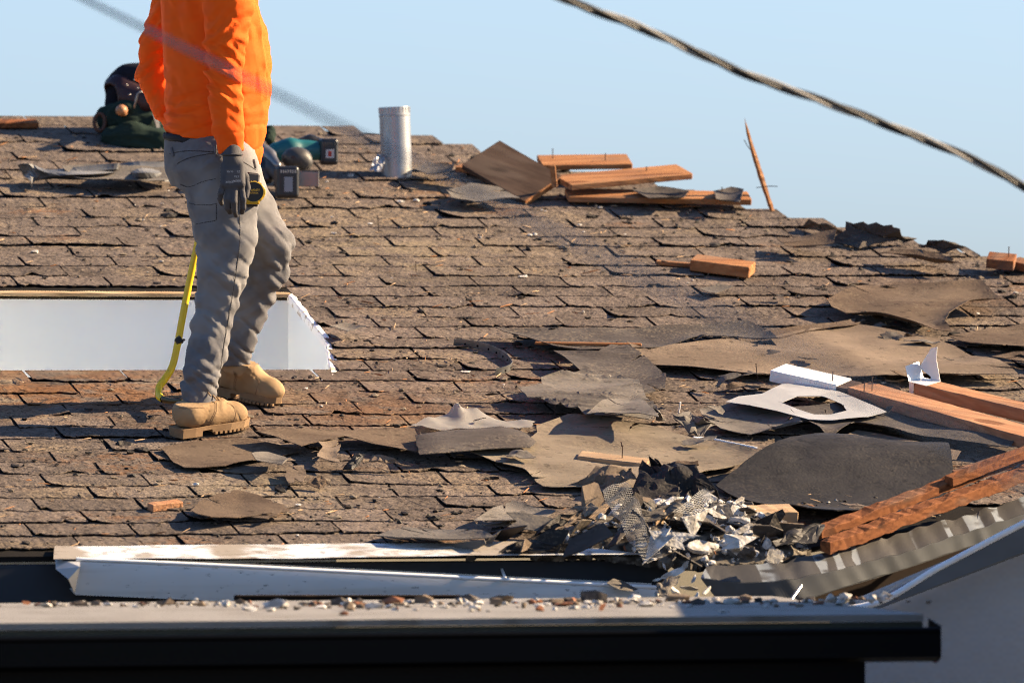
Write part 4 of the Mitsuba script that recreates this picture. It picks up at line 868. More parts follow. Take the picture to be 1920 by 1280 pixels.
mat('dull_zinc', pr(lambda p, n, uv: mix((.16, .165, .165), (.42, .43, .43), fbm(p.x * 40, p.y * 40, p.z * 40, 3)), rough=.4, metallic=.6))
# curled metal strap standing on edge
sb = spline([(-0.232,-0.085,0.000),(-0.163,-0.114,0.000),(-0.116,-0.193,0.000),(-0.098,-0.292,0.000),(-0.103,-0.377,0.000),(-0.141,-0.446,0.000),(-0.184,-0.474,0.000)], 40)
tops = sb + UPR * .034 + np.linspace(0, 1, 40)[:, None] * np.array([.004, .0, .0]) - np.array([0, .01, 0])
ms = loft([sb + UPR * .004, tops], .0012, 40); nn_ = []
for i in range(3, 38, 4):
    c = (sb[i] + tops[i]) / 2; dz = np.cross(sb[min(i + 1, 39)] - sb[i - 1], UPR); dz /= np.linalg.norm(dz)
    nn_.append(tube([c - dz * .0022, c + dz * .0022], .004, 8))
stp = put('metal_strap', ms, 'dull_zinc', 'curled galvanised strap with punched holes standing on edge', 'metal strap', roof=True, smooth=40)
put('punched_holes', nn_, 'black_paint', parent=stp, roof=True, kind='stuff')
put('plastic_strip', tube(spline([(0.262,-1.397,0.040),(0.319,-1.393,0.035),(0.383,-1.429,0.030),(0.467,-1.461,0.020)], 20), .0045, 6), 'white_paint', 'thin white plastic strip right of the torn tatters', 'plastic strip', roof=True, smooth=True)
put('plastic_stick', tube(toroof(np.array([(0.558,29.550,5.080),(0.564,29.520,5.116)])), .003, 6), 'white_paint', 'short white stick standing in the torn tatters', 'plastic strip', roof=True)

# ------------------------------------------------------------------ vent pipe with its torn foil
vb, vt = np.array([(-0.429,32.880,5.916)][0]), np.array([(-0.439,32.880,6.172)][0])
ax_ = (vt - vb) / np.linalg.norm(vt - vb); Lp = np.linalg.norm(vt - vb); vb2 = vb - ax_ * .05
xr = np.cross(ax_, [0, 1, 0]); xr /= np.linalg.norm(xr); yr = np.cross(ax_, xr)
def ringpipe(zr, n=40, wob=0.0):
    V, F = [], []
    for j, (z, rad) in enumerate(zr):
        for i in range(n):
            t = 2 * math.pi * i / n; rr = rad + wob * math.sin(t * 3 + 1)
            V.append(vb2 + ax_ * z + (xr * math.cos(t) + yr * math.sin(t)) * rr)
    for j in range(len(zr) - 1):
        for i in range(n):
            a, b = j * n + i, j * n + (i + 1) % n; F += [(a, b, b + n), (a, b + n, a + n)]
    return tm(V, F)
H_ = Lp + .05
mat('pipe_metal', pr(lambda p, n, uv: mix((.46, .48, .50), (.70, .71, .73), fbm(p.x * 30, p.y * 30, p.z * 14, 4)), rough=.42, metallic=.8))
vp = thing('vent_pipe', 'round galvanised vent pipe standing near the ridge', 'vent pipe')
put('pipe', ringpipe([(0, .0575), (H_ - .035, .0575), (H_ - .033, .059), (H_ - .029, .059), (H_ - .027, .0572), (H_ - .004, .0572), (H_, .0565), (H_ - .002, .055), (.1, .055)]), 'pipe_metal', parent=vp, smooth=30)
cr = []
for i in range(26):
    t = 2 * math.pi * i / 26; q = vb2 + ax_ * (H_ - .014) + (xr * math.cos(t) + yr * math.sin(t)) * .0565
    cr.append(tube([q - ax_ * .010, q + ax_ * .012], [.0022, .0036], 5))
put('crimped_rim', cr, 'pipe_metal', parent=vp, smooth=30)
mat('foil', pr(color=(.62, .63, .66), rough=.35, metallic=.6))
ragged('foil_scrap', toroof(np.array([(-0.530,32.800,5.938),(-0.516,32.800,5.974),(-0.500,32.820,5.998),(-0.481,32.850,5.991),(-0.472,32.820,5.962),(-0.486,32.780,5.934),(-0.511,32.780,5.928)])), 'foil', 'crumpled foil scrap leaning on the left of the vent pipe', 'foil', 70, th=.001)

# ------------------------------------------------------------------ overhead cables
mat('bare_strand', pr(color=(.42, .40, .37), rough=.7, metallic=.1))
mat('black_insulation', pr(color=(.018, .018, .022), rough=.45))
cp = spline([(-0.087,23.900,6.394),(0.155,24.000,6.279),(0.337,24.100,6.215),(0.519,24.200,6.138),(0.628,24.250,6.092),(0.847,24.350,6.017),(1.053,24.450,5.945),(1.289,24.550,5.852),(1.428,24.600,5.781),(1.706,24.750,5.648)], 260)
tt = np.gradient(cp, axis=0); tt /= np.linalg.norm(tt, axis=1, keepdims=True)
e1_ = np.cross(tt, [0, 1, 0]); e1_ /= np.linalg.norm(e1_, axis=1, keepdims=True); e2_ = np.cross(tt, e1_)
arc = np.concatenate([[0], np.cumsum(np.linalg.norm(np.diff(cp, axis=0), axis=1))])
def strand(ph, rad): 
    w = arc / .47 * 2 * np.pi + ph
    return cp + rad * (np.cos(w)[:, None] * e1_ + np.sin(w)[:, None] * e2_)
cb = thing('service_cable', 'twisted overhead cable with a pale strand crossing the sky at right', 'cable')
put('bare_wire', tube(strand(0, .0074), .0056, 8), 'bare_strand', parent=cb, smooth=True)
put('insulated_wire', tube(strand(2.3, .0070), .0067, 8), 'black_insulation', parent=cb, smooth=True)
put('insulated_wire', tube(strand(4.1, .0070), .0067, 8), 'black_insulation', parent=cb, smooth=True)
put('overhead_wire', tube(spline([(-1.613,23.000,6.486),(-0.980,20.000,6.158),(-0.329,17.000,5.811),(0.034,14.200,5.606),(0.309,11.600,5.443),(0.621,9.000,5.254)], 60), .0055, 8), 'black_insulation', 'thin wire near the viewer, badly out of focus, crossing the worker and the roof', 'cable', smooth=True)

# ------------------------------------------------------------------ small litter
hole_big = hole_poly.buffer(.02)
def litter(n, seed, size, mk, dens=None):
    r = np.random.default_rng(seed); ms = []; Q = np.column_stack([r.uniform(-2.3, 2.3, n * 8), r.uniform(-2.55, 3.05, n * 8), np.full(n * 8, 4.)])
    D = nfbm(np.column_stack([Q[:, 0] * 1.6 + seed, Q[:, 1] * 2.6, Q[:, 2]]), 3, seed); Q = Q[D > r.uniform(.25, .75, n * 8)]
    for a, b in Q[:, :2]:
        if len(ms) >= n: break
        if a > float(hip_a(b)) - .05 or hole_big.contains(Point(a, b)): continue
        if a > e0[0] and b < e0[1] + (a - e0[0]) * .52 + .02: continue
        if dens and not dens(a, b, r): continue
        ms.append(mk(r, a, b))
    return ms
def sliver(r, a, b):
    L, w = r.gamma(2., .011) + .008, r.uniform(.0012, .0032); t = r.normal(0, .9); z = .012 + r.uniform(0, .006)
    d = np.array([math.cos(t), math.sin(t), r.normal(0, .12)]) * L / 2; c = np.array([a, b, z])
    return tube([c - d, c + d * .2, c + d], [w * .4, w, w * .3], 4)
def crumb(r, a, b):
    s = r.gamma(2., .0019) + .0015
    return lump(r, s, r.uniform(.5, 1.4, 3) * [1.5, 1, .5], .18, [a, b, .009])
near_mess = lambda a, b, r: r.random() < .35 + .65 * math.exp(-((a - .3) ** 2 + (b + 1.2) ** 2) / 1.2)
put('wood_splinters', litter(520, 21, 0, sliver), 'pale_pine', 'pale wood splinters strewn over the shingles', 'splinters', kind='stuff', roof=True)
put('red_splinters', litter(420, 22, 0, sliver), 'redwood', 'reddish splinters and bark strewn over the shingles', 'splinters', kind='stuff', roof=True)
put('tar_crumbs', litter(1500, 23, 0, crumb), 'tar_black', 'black crumbs of old felt strewn over the shingles', 'crumbs', kind='stuff', roof=True)
put('grit_crumbs', litter(700, 24, 0, crumb), 'felt_sandy', 'tan grit and shingle crumbs strewn over the roof', 'crumbs', kind='stuff', roof=True)
put('plaster_bits', litter(170, 25, 0, crumb, near_mess), 'plaster', 'small white plaster bits strewn around the rubble', 'crumbs', kind='stuff', roof=True)
for k, q in enumerate([(-0.006,-1.480),(-0.126,-1.058),(-0.112,1.507),(0.697,-1.057),(0.799,-1.126),(0.723,-0.574),(-0.116,0.926)]):
    b = np.array([*q, .01]); tip = b + (UPR + np.array([.1 * math.sin(k * 2.1), .1 * math.cos(k), 0])) * (.035 + .012 * (k % 3))
    put('roofing_nail', trimesh.util.concatenate([tube([b, tip], .0016, 5), tube([tip, tip + UPR * .0015], .004, 6)]), 'rusty_nail', 'rusty nail sticking up from the roof', 'nail', 'nails sticking up from the roof', roof=True)
# small torn bits of felt between the sheets
rb_ = np.random.default_rng(55); n_b = 0; sheets_zone = Polygon([(-0.519,-1.306),(0.077,-0.000),(1.214,0.585),(2.013,0.584),(1.554,-0.863),(0.618,-1.458),(0.071,-2.093),(-0.481,-2.143)])
while n_b < 40:
    q = np.array([rb_.uniform(*sheets_zone.bounds[::2]), rb_.uniform(*sheets_zone.bounds[1::2])])
    if not sheets_zone.contains(Point(*q)): continue
    t = np.sort(rb_.uniform(0, 2 * np.pi, 7)); rad = rb_.uniform(.018, .05) * rb_.uniform(.5, 1.2, 7)
    pl = Polygon(q + np.column_stack([np.cos(t) * rad * 1.5, np.sin(t) * rad]))
    if not pl.is_valid or pl.area < 2e-4: continue
    mt = ['felt_dark', 'felt_grey', 'felt_brown', 'tar_black'][n_b % 4]; w_ = {'felt_dark': 'charcoal', 'felt_grey': 'grey', 'felt_brown': 'brown', 'tar_black': 'black'}[mt]
    hh = rb_.uniform(.02, .05); tl_ = np.clip(rb_.normal(0, .15, 2), -.25, .25)
    put('felt_bit', slab(pl, lambda p: hh + (p - q) @ tl_ + .02 * nnoise(np.column_stack([p * 30, np.full(len(p), n_b * 1.)])), .002, .012, .012, n_b), mt, f'small {w_} torn bit between the felt sheets', 'felt bit', f'small {w_} torn bits between the felt sheets', roof=True, smooth=30); n_b += 1
# leaves and chips along the patio roof
r_ = np.random.default_rng(31); ms = {'plaster': [], 'brick_red': [], 'felt_dark': [], 'felt_tan': []}
for k in range(420):
    t = r_.beta(2.2, 1.5) * 2.95 + .1; v = abs(r_.normal(0, .35)) if t > .9 else 1.32 - abs(r_.normal(0, .12))
    v = 1.31 - min(v, 1.25) if t > .9 else min(v, 1.31)
    s = r_.gamma(2., .0026) + .003
    if t > 2.2 and r_.random() < .5: continue
    c = PF0 + pd * t + pb * v + np.array([0, 0, s * .5])
    m = lump(r_, s, r_.uniform(.5, 1.7, 3) * [1.3, 1, .7], .2, c, 0)
    ms[r_.choice(['plaster', 'brick_red', 'felt_dark', 'felt_tan'], p=[.45, .15, .2, .2])].append(m)
for k, nm in (('plaster', 'plaster_crumbs'), ('brick_red', 'leaf_crumbs'), ('felt_dark', 'felt_crumbs'), ('felt_tan', 'bark_crumbs')):
    put(nm, ms[k], k, {'plaster': 'pale plaster crumbs lying along the patio roof', 'brick_red': 'reddish leaf bits lying along the patio roof', 'felt_dark': 'dark felt bits lying along the patio roof', 'felt_tan': 'tan bark bits lying along the patio roof'}[k], 'crumbs', kind='stuff', smooth=30)
for k, (px, s, mt, lab) in enumerate([((.335), .024, 'brick_red', 'reddish dry leaf on the left of the patio roof'), (.86, .03, 'plaster', 'twisted pale scrap on the patio roof below the white gutter'), (.52, .016, 'plaster', 'small pale chip left of the twisted scrap'), (1.9, .02, 'brick_red', 'orange chip on the patio roof below the gutter end')]):
    c = toroof(PF0 + pd * px + pb * (1.28 if px < 1 else .5) + np.array([0, 0, s * .5]))[0]
    put('scrap', chunk(c, s, 500 + k, .7), mt, lab, 'scrap', roof=True, smooth=30)

# ------------------------------------------------------------------ smooth bodies: distance fields turned into meshes
def nets(f, lo, hi, step):
    """Surface nets of the field f(points) < 0 inside the box."""
    lo, hi = np.asarray(lo, float), np.asarray(hi, float)
    dim = np.ceil((hi - lo) / step).astype(int) + 1
    g = np.stack(np.meshgrid(*[lo[k] + np.arange(dim[k]) * step for k in range(3)], indexing='ij'), -1)
    D = np.concatenate([f(s.reshape(-1, 3)).reshape(s.shape[:-1]) for s in np.array_split(g, max(1, dim[0] // 16))])
    D[0], D[-1], D[:, 0], D[:, -1], D[:, :, 0], D[:, :, -1] = (step,) * 6
    D = np.where(D == 0, 1e-9, D); S = D < 0
    c = [S[i:dim[0] - 1 + i, j:dim[1] - 1 + j, k:dim[2] - 1 + k] for i in (0, 1) for j in (0, 1) for k in (0, 1)]
    n_in = sum(x.astype(int) for x in c); act = (n_in > 0) & (n_in < 8)
    idx = -np.ones(act.shape, int); cells = np.argwhere(act); idx[act] = np.arange(len(cells))
    corner = np.array([(i, j, k) for i in (0, 1) for j in (0, 1) for k in (0, 1)])
    vals = np.stack([D[tuple((cells + o).T)] for o in corner], 1)
    P = np.zeros((len(cells), 3)); W = np.zeros(len(cells))
    for a in range(8):
        for b in range(a + 1, 8):
            if np.abs(corner[a] - corner[b]).sum() != 1: continue
            va, vb = vals[:, a], vals[:, b]; x = (va < 0) != (vb < 0); t = np.where(x, va / np.where(x, va - vb, 1), 0)[:, None]
            P += np.where(x[:, None], corner[a] + (corner[b] - corner[a]) * t, 0); W += x
    V = lo + (cells + P / W[:, None]) * step; F = []
    for ax in range(3):
        u, v = (ax + 1) % 3, (ax + 2) % 3
        s0 = [slice(0, None)] * 3; s1 = [slice(0, None)] * 3
        s0[ax], s1[ax] = slice(0, -1), slice(1, None)
        A0, A1 = S[tuple(s0)], S[tuple(s1)]
        e = np.argwhere(A0 != A1); e = e[(e[:, u] > 0) & (e[:, v] > 0) & (e[:, u] < dim[u] - 1) & (e[:, v] < dim[v] - 1)]
        du, dv = np.eye(3, dtype=int)[u], np.eye(3, dtype=int)[v]
        q = np.stack([idx[tuple((e - o).T)] for o in (du + dv, dv, 0 * du, du)], 1)
        fl = ~A0[tuple(e.T)]
        q = np.where(fl[:, None], q[:, ::-1], q)
        F.append(q[:, [0, 1, 2]]); F.append(q[:, [0, 2, 3]])
    M = tm(V, np.vstack(F))
    if M.volume < 0: M.invert()
    return M
def smin(a, b, k):
    h = np.clip(.5 + .5 * (b - a) / k, 0, 1); return b + (a - b) * h - k * h * (1 - h)
def cone(p, a, b, ra, rb):
    a, b = np.asarray(a, float), np.asarray(b, float); d = b - a
    t = np.clip((p - a) @ d / (d @ d), 0, 1)
    return np.linalg.norm(p - a - t[:, None] * d, axis=1) - (ra + (rb - ra) * t)
def chain(p, pts, k=.02):
    """Smooth union of round cones through (x, y, z, radius) points."""
    o = None
    for a, b in zip(pts[:-1], pts[1:]):
        d = cone(p, a[:3], b[:3], a[3], b[3]); o = d if o is None else smin(o, d, k)
    return o
def ell(p, c, r):
    q = (p - np.asarray(c)) / np.asarray(r); n = np.linalg.norm(q, axis=1); return (n - 1) * min(r)
def rbox(p, c, h, r, R=np.eye(3)):
    q = np.abs((p - np.asarray(c)) @ R) - np.asarray(h) + r
    return np.linalg.norm(np.maximum(q, 0), axis=1) + np.minimum(q.max(1), 0) - r
def bounds(pts, pad):
    P = np.asarray([q[:3] for q in pts]); return P.min(0) - pad, P.max(0) + pad

# ------------------------------------------------------------------ the worker
def fabric(c0, c1, f=14., weave=900., fade=None, fs=3.):
    def fn(p, n, uv):
        c = mix(c0, c1, fbm(p.x * f, p.y * f, p.z * f, 3))
        if fade: c = mix(c, fade, .6 * smoothstep(.45, .7, fbm(p.x * fs, p.y * fs, p.z * fs, 3)))
        return c
    return fn
mat('orange_shirt', pr(fabric((.88, .098, .006), (.95, .135, .010)), dim=.9, rough=.85, spec=.15, sheen=.3, bump=lambda p, n, uv: fbm(p.x * 240, p.y * 240, p.z * 240, 2), bscale=.0006, beps=.001))
mat('grey_denim', pr(fabric((.165, .163, .175), (.26, .255, .262), 40., fade=(.42, .41, .40), fs=5.), rough=.9, spec=.12, sheen=.2, bump=lambda p, n, uv: fbm(p.x * 260, p.y * 260, p.z * 260, 2), bscale=.0008, beps=.001))
mat('denim_stitch', pr(color=(.085, .08, .082), rough=.9))
mat('belt_navy', pr(color=(.012, .012, .02), rough=.7))
mat('boot_tan', pr(fabric((.44, .29, .155), (.60, .41, .235), 22., fade=(.30, .19, .10), fs=9.), rough=.85, spec=.2, bump=lambda p, n, uv: fbm(p.x * 130, p.y * 130, p.z * 130, 2), bscale=.001, beps=.001))
mat('boot_sole', pr(fabric((.27, .165, .085), (.42, .27, .15), 25.), rough=.8, spec=.25))
mat('glove_grey', pr(fabric((.085, .082, .088), (.12, .116, .122), 60.), rough=.75, spec=.25, bump=lambda p, n, uv: fbm(p.x * 300, p.y * 300, p.z * 300, 2), bscale=.0006, beps=.001))
mat('glove_palm', pr(color=(.03, .029, .031), rough=.6))
mat('skin', pr(color=(.42, .25, .17), rough=.55, spec=.4))
mat('dark_hair', pr(color=(.02, .014, .01), rough=.7))
mat('print_white', pr(color=(.55, .55, .56), rough=.6))

person = 'person'
YB = 29.30
def PW(x, y, Y=YB): return EYE + 0  # replaced below by plain coordinates
def rows_of(L): return np.array(L, float)
# torso of the shirt: (centre, half width) from bottom to top, in metres
T0 = np.array([(-0.992,29.300,5.906),(-0.989,29.300,5.977),(-0.982,29.300,6.047),(-0.976,29.300,6.136),(-0.978,29.300,6.242),(-0.985,29.300,6.349),(-1.001,29.300,6.455),(-0.996,29.300,6.561),(-0.971,29.300,6.641),(-0.960,29.300,6.676)])
TRX = np.array([90, 95, 98, 100, 100, 98, 91, 87, 60, 36]) * .001772
TRY = np.array([.165, .175, .182, .186, .188, .195, .205, .20, .15, .065])
def torso(p, grow=0.0):
    z = p[:, 2]; o = np.argsort(T0[:, 2]); zs = T0[o, 2]
    cx, cy = np.interp(z, zs, T0[o, 0]), np.interp(z, zs, T0[o, 1])
    rx, ry = np.interp(z, zs, TRX[o]) + grow, np.interp(z, zs, TRY[o]) + grow
    q = np.sqrt(((p[:, 0] - cx) / rx) ** 2 + ((p[:, 1] - cy) / ry) ** 2)
    d = (q - 1) * np.minimum(rx, ry)
    return np.maximum(d, z - zs[-1])
RA = [(*q, r) for q, r in zip([(-0.930,29.130,6.541),(-0.935,29.070,6.430),(-0.942,29.050,6.315),(-0.945,29.050,6.201),(-0.942,29.050,6.113),(-0.935,29.050,6.025),(-0.924,29.050,5.944)], (.088, .082, .069, .061, .056, .050, .041))]
LA = [(*q, r) for q, r in zip([(-1.088,29.500,6.559),(-1.133,29.520,6.426),(-1.180,29.560,6.311),(-1.198,29.580,6.214),(-1.158,29.550,6.115),(-1.098,29.520,6.034),(-1.013,29.500,5.983)], (.085, .078, .068, .062, .056, .05, .043))]
HEM = np.array([(q[0], q[2]) for q in [(-1.187,29.300,5.950),(-1.164,29.300,5.968),(-1.148,29.300,5.989),(-1.125,29.300,6.000),(-1.045,29.300,5.991),(-0.969,29.300,5.975),(-0.891,29.300,5.946),(-0.838,29.300,5.904),(-0.762,29.300,5.923)]])
def shirt_f(p):
    t, r, l = torso(p), chain(p, RA, .02), chain(p, LA, .02)
    x, y, z = p.T
    # folds: drapes running down from the shoulders, rucks at the elbow and above the hem
    el = np.array(RA[3][:3]); ze = np.exp(-((z - el[2]) / .12) ** 2)
    w = nfbm(np.column_stack([x * 5, y * 5, z * 4]), 2, 3)
    r = r + .010 * ze * np.sin((z * .9 + x * .75) * 150 + w * 16) * np.clip(nnoise(p * 9, 7) * 1.8 - .4, 0, 1) + .006 * (nfbm(np.column_stack([x * 26, y * 20, z * 7]), 2, 5) - .5) * 2
    r = r + .0065 * np.sin((z * 1.0 - x * .6) * 95 + w * 22) * np.clip(nnoise(p * 6, 17) * 1.6 - .5, 0, 1)
    drape = np.abs(nfbm(np.column_stack([x * 15 + z * 1.5, y * 12, z * 2.2]), 2, 9) - .5) * 2
    t = t + .018 * (drape - .4) * np.interp(z, [T0[1, 2], T0[4, 2], T0[7, 2]], [.5, .8, 1.0])
    low = np.exp(-((z - T0[1, 2] - .03) / .10) ** 2)
    t = t + low * .010 * np.sin((z * 1.0 + x * .22) * 120 + w * 24) * np.clip(nnoise(p * 7, 27) * 1.8 - .4, 0, 1)
    t = t + .006 * np.sin((z + .5 * (x - T0[3, 0])) * 70 + w * 18) * np.clip(nnoise(p * 5, 37) * 1.8 - .7, 0, 1)
    l = l + .010 * np.sin((z - x) * 110 + w * 20) * np.clip(nnoise(p * 8, 47) * 1.6 - .5, 0, 1)
    def crease(q, sc, sd): return np.clip(1 - np.abs(nfbm(q * sc, 2, sd) - .5) * 5.5, 0, 1) ** 2
    cr1 = crease(np.column_stack([x + z * .45, y, z * .28 - x * .2]), np.array([13, 7, 13]), 61)
    cr2 = crease(np.column_stack([x * .35 + z * .2, y, z - x * .35]), np.array([9, 6, 17]), 62)
    t = t + .009 * cr1 * np.interp(z, [T0[2, 2], T0[6, 2]], [.35, 1.2]) + .008 * cr2 * np.interp(z, [T0[1, 2], T0[5, 2]], [1.1, .3])
    r = r + .008 * crease(np.column_stack([x * .5, y, z + x * .8]), np.array([10, 8, 14]), 63) * (.35 + ze)
    l = l + .008 * crease(np.column_stack([x * .5, y, z - x * .8]), np.array([10, 8, 14]), 64)
    # hem and cuff
    hz = np.interp(x, HEM[:, 0], HEM[:, 1])
    t = np.maximum(t, hz - z)
    b = np.array(RA[-1][:3]); d = b - np.array(RA[-2][:3]); d /= np.linalg.norm(d)
    r = np.maximum(r, (p - b) @ d)
    band = np.abs((p - b) @ d + .062); r = r + .0035 * np.exp(-(band / .004) ** 2) * ((p - b) @ d > -.2)
    b = np.array(LA[-1][:3]); d = b - np.array(LA[-2][:3]); d /= np.linalg.norm(d); l = np.maximum(l, (p - b) @ d)
    up = np.clip((z - T0[5, 2]) / .12, 0, 1)
    o = smin(t, l, .02)
    k = .006 + .04 * up
    h = np.clip(.5 + .5 * (r - o) / k, 0, 1); return r + (o - r) * h - k * h * (1 - h)
lo, hi = bounds(list(T0) + RA + LA, .22)
put('shirt', nets(shirt_f, lo, hi, .0062), 'orange_shirt', 'bright orange long-sleeved shirt', parent=person, smooth=True)

# jeans
NL = [(*q, r) for q, r in zip([(-0.975,29.200,5.890),(-0.956,29.180,5.772),(-0.945,29.160,5.659),(-0.957,29.150,5.551),(-0.973,29.160,5.463),(-0.995,29.160,5.375),(-1.008,29.150,5.290),(-1.024,29.130,5.216),(-1.034,29.120,5.116)], (.128, .112, .099, .081, .070, .066, .066, .063, .058))]
FL = [(*q, r) for q, r in zip([(-0.964,29.400,5.880),(-0.889,29.400,5.756),(-0.808,29.380,5.649),(-0.822,29.420,5.560),(-0.859,29.460,5.471),(-0.895,29.480,5.382),(-0.917,29.490,5.311),(-0.931,29.500,5.241)], (.125, .100, .080, .074, .066, .059, .054, .050))]
W0 = np.array([(-0.998,29.300,6.012),(-0.999,29.300,5.950),(-0.996,29.300,5.888),(-0.989,29.300,5.835)]); WRX = np.array([88, 89, 89, 80]) * .001772; WRY = np.array([.155, .165, .168, .15])
def jeans_f(p):
    x, y, z = p.T
    o = np.argsort(W0[:, 2]); zs = W0[o, 2]; rx, ry = np.interp(z, zs, WRX[o]), np.interp(z, zs, WRY[o])
    q = np.sqrt(((x - np.interp(z, zs, W0[o, 0])) / rx) ** 2 + ((y - W0[0, 1]) / ry) ** 2)
    h = np.maximum(np.maximum((q - 1) * np.minimum(rx, ry), z - zs[-1]), zs[0] - z)
    n, f = chain(p, NL, .03), chain(p, FL, .03)
    w = nfbm(np.column_stack([x * 6, y * 6, z * 5]), 2, 13)
    def folds(leg, s, sd):
        kn, an = leg[4 if s else 3][2], leg[-1][2]
        a = np.exp(-((z - an - .07) / .09) ** 2) * .006 + np.exp(-((z - kn) / .15) ** 2) * .003 + .001
        sl = (x - np.interp(z, [q_[2] for q_ in leg[::-1]], [q_[0] for q_ in leg[::-1]]))
        return a * np.sin((z + .55 * sl * np.sin(z * 9 + sd)) * 105 + w * 26) * np.clip(nnoise(np.column_stack([x * 10, y * 10, z * 10]), sd) * 2 - .5, 0, 1) + .006 * (nfbm(np.column_stack([x * 14, y * 14, z * 6]), 3, sd + 1) - .5) * 1.6
    n = n + folds(NL, 1, 3); f = f + folds(FL, 0, 6)
    def cr(sk, sc, sd): return np.clip(1 - np.abs(nfbm(np.column_stack([x * .5, y, z + sk * x]) * sc, 2, sd) - .5) * 6, 0, 1) ** 1.6
    def zone(leg, kn_): return .35 + np.exp(-((z - leg[kn_][2]) / .16) ** 2) + 1.2 * np.exp(-((z - leg[-1][2] - .06) / .1) ** 2)
    n = n + .0065 * cr(.7, np.array([9, 7, 15]), 71) * zone(NL, 4) + .005 * cr(-.9, np.array([9, 7, 13]), 72)
    f = f + .0075 * cr(.9, np.array([9, 7, 15]), 73) * zone(FL, 3) + .005 * cr(-.6, np.array([9, 7, 13]), 74)
    for L_, in ((NL,), (FL,)):
        b = np.array(L_[-1][:3]); dn = np.array([0, 0, 1.0])
        if L_ is NL: n = np.maximum(n, -(p - b) @ dn - .004)
        else: f = np.maximum(f, -(p - b) @ dn - .004)
    o_ = smin(n, f, .018)
    return smin(o_, h, .05)
lo, hi = bounds(list(W0) + NL + FL, .17)
put('jeans', nets(jeans_f, lo, hi, .0062), 'grey_denim', 'faded grey work jeans', parent=person, smooth=True)
jeans = f'{person}__jeans'
# seams, pocket edges and belt drawn on the cloth as raised threads
def on_cloth(L, f=jeans_f, lift=.0024):
    """Pixel-free: points near the cloth pushed along -y (towards the street) until they lie on it."""
    P = spline(np.array(L), 40)
    for _ in range(24):
        d = f(P); P = P + np.array([0, 1.0, 0]) * np.clip(d - lift, -.05, .05)[:, None] * .8
    return P
for nm, L in (('side_seam', [(-0.916,29.020,5.919),(-0.902,29.030,5.779),(-0.896,29.040,5.674),(-0.907,29.060,5.569),(-0.918,29.080,5.498),(-0.936,29.100,5.393),(-0.954,29.100,5.287),(-0.967,29.080,5.182)]),
              ('pocket_edge', [(-1.107,29.050,5.909),(-1.067,29.030,5.927),(-1.021,29.020,5.937),(-0.972,29.020,5.944)]),
              ('pocket_edge', [(-1.098,29.050,5.841),(-1.067,29.030,5.832),(-1.018,29.020,5.849),(-0.976,29.020,5.858)]),
              ('pocket_edge', [(-1.068,29.050,5.779),(-1.032,29.030,5.772),(-1.000,29.020,5.772),(-0.974,29.020,5.776),(-0.974,29.020,5.723),(-1.004,29.030,5.716),(-1.045,29.040,5.709)]),
              ('waist_seam', [(-1.135,29.060,5.941),(-1.071,29.030,5.951),(-0.983,29.020,5.947),(-0.913,29.020,5.926),(-0.847,29.060,5.888)])):
    put(nm, tube(on_cloth(L), .0011, 5), 'denim_stitch', parent=jeans, smooth=True)
for q in ([(-1.128,29.060,5.962),(-1.121,29.060,5.934)], [(-0.979,29.020,5.969),(-0.976,29.020,5.933)], [(-0.853,29.040,5.923),(-0.848,29.040,5.895)]):
    put('belt_loop', tube(on_cloth(q, lift=.003), .0045, 6), 'grey_denim', parent=jeans, smooth=True)
bl_ = spline(np.array([(-1.164,29.300,5.973),(-1.137,29.160,5.988),(-1.056,29.100,5.987),(-0.985,29.100,5.980),(-0.898,29.120,5.956),(-0.834,29.220,5.922)]), 30)
BELTX, _, BELTZ = [(-1.045,29.300,5.980)][0]
def belt_f(p):
    z = p[:, 2]; rx, ry = WRX[0] + .007, WRY[0] + .012
    q = np.sqrt(((p[:, 0] - W0[0, 0]) / rx) ** 2 + ((p[:, 1] - W0[0, 1]) / ry) ** 2)
    return np.maximum((q - 1) * min(rx, ry), np.abs(z - BELTZ + (p[:, 0] - BELTX) * .20) - .0135)
put('belt', nets(belt_f, *bounds(list(W0), .2), .009), 'belt_navy', parent=person, smooth=40)

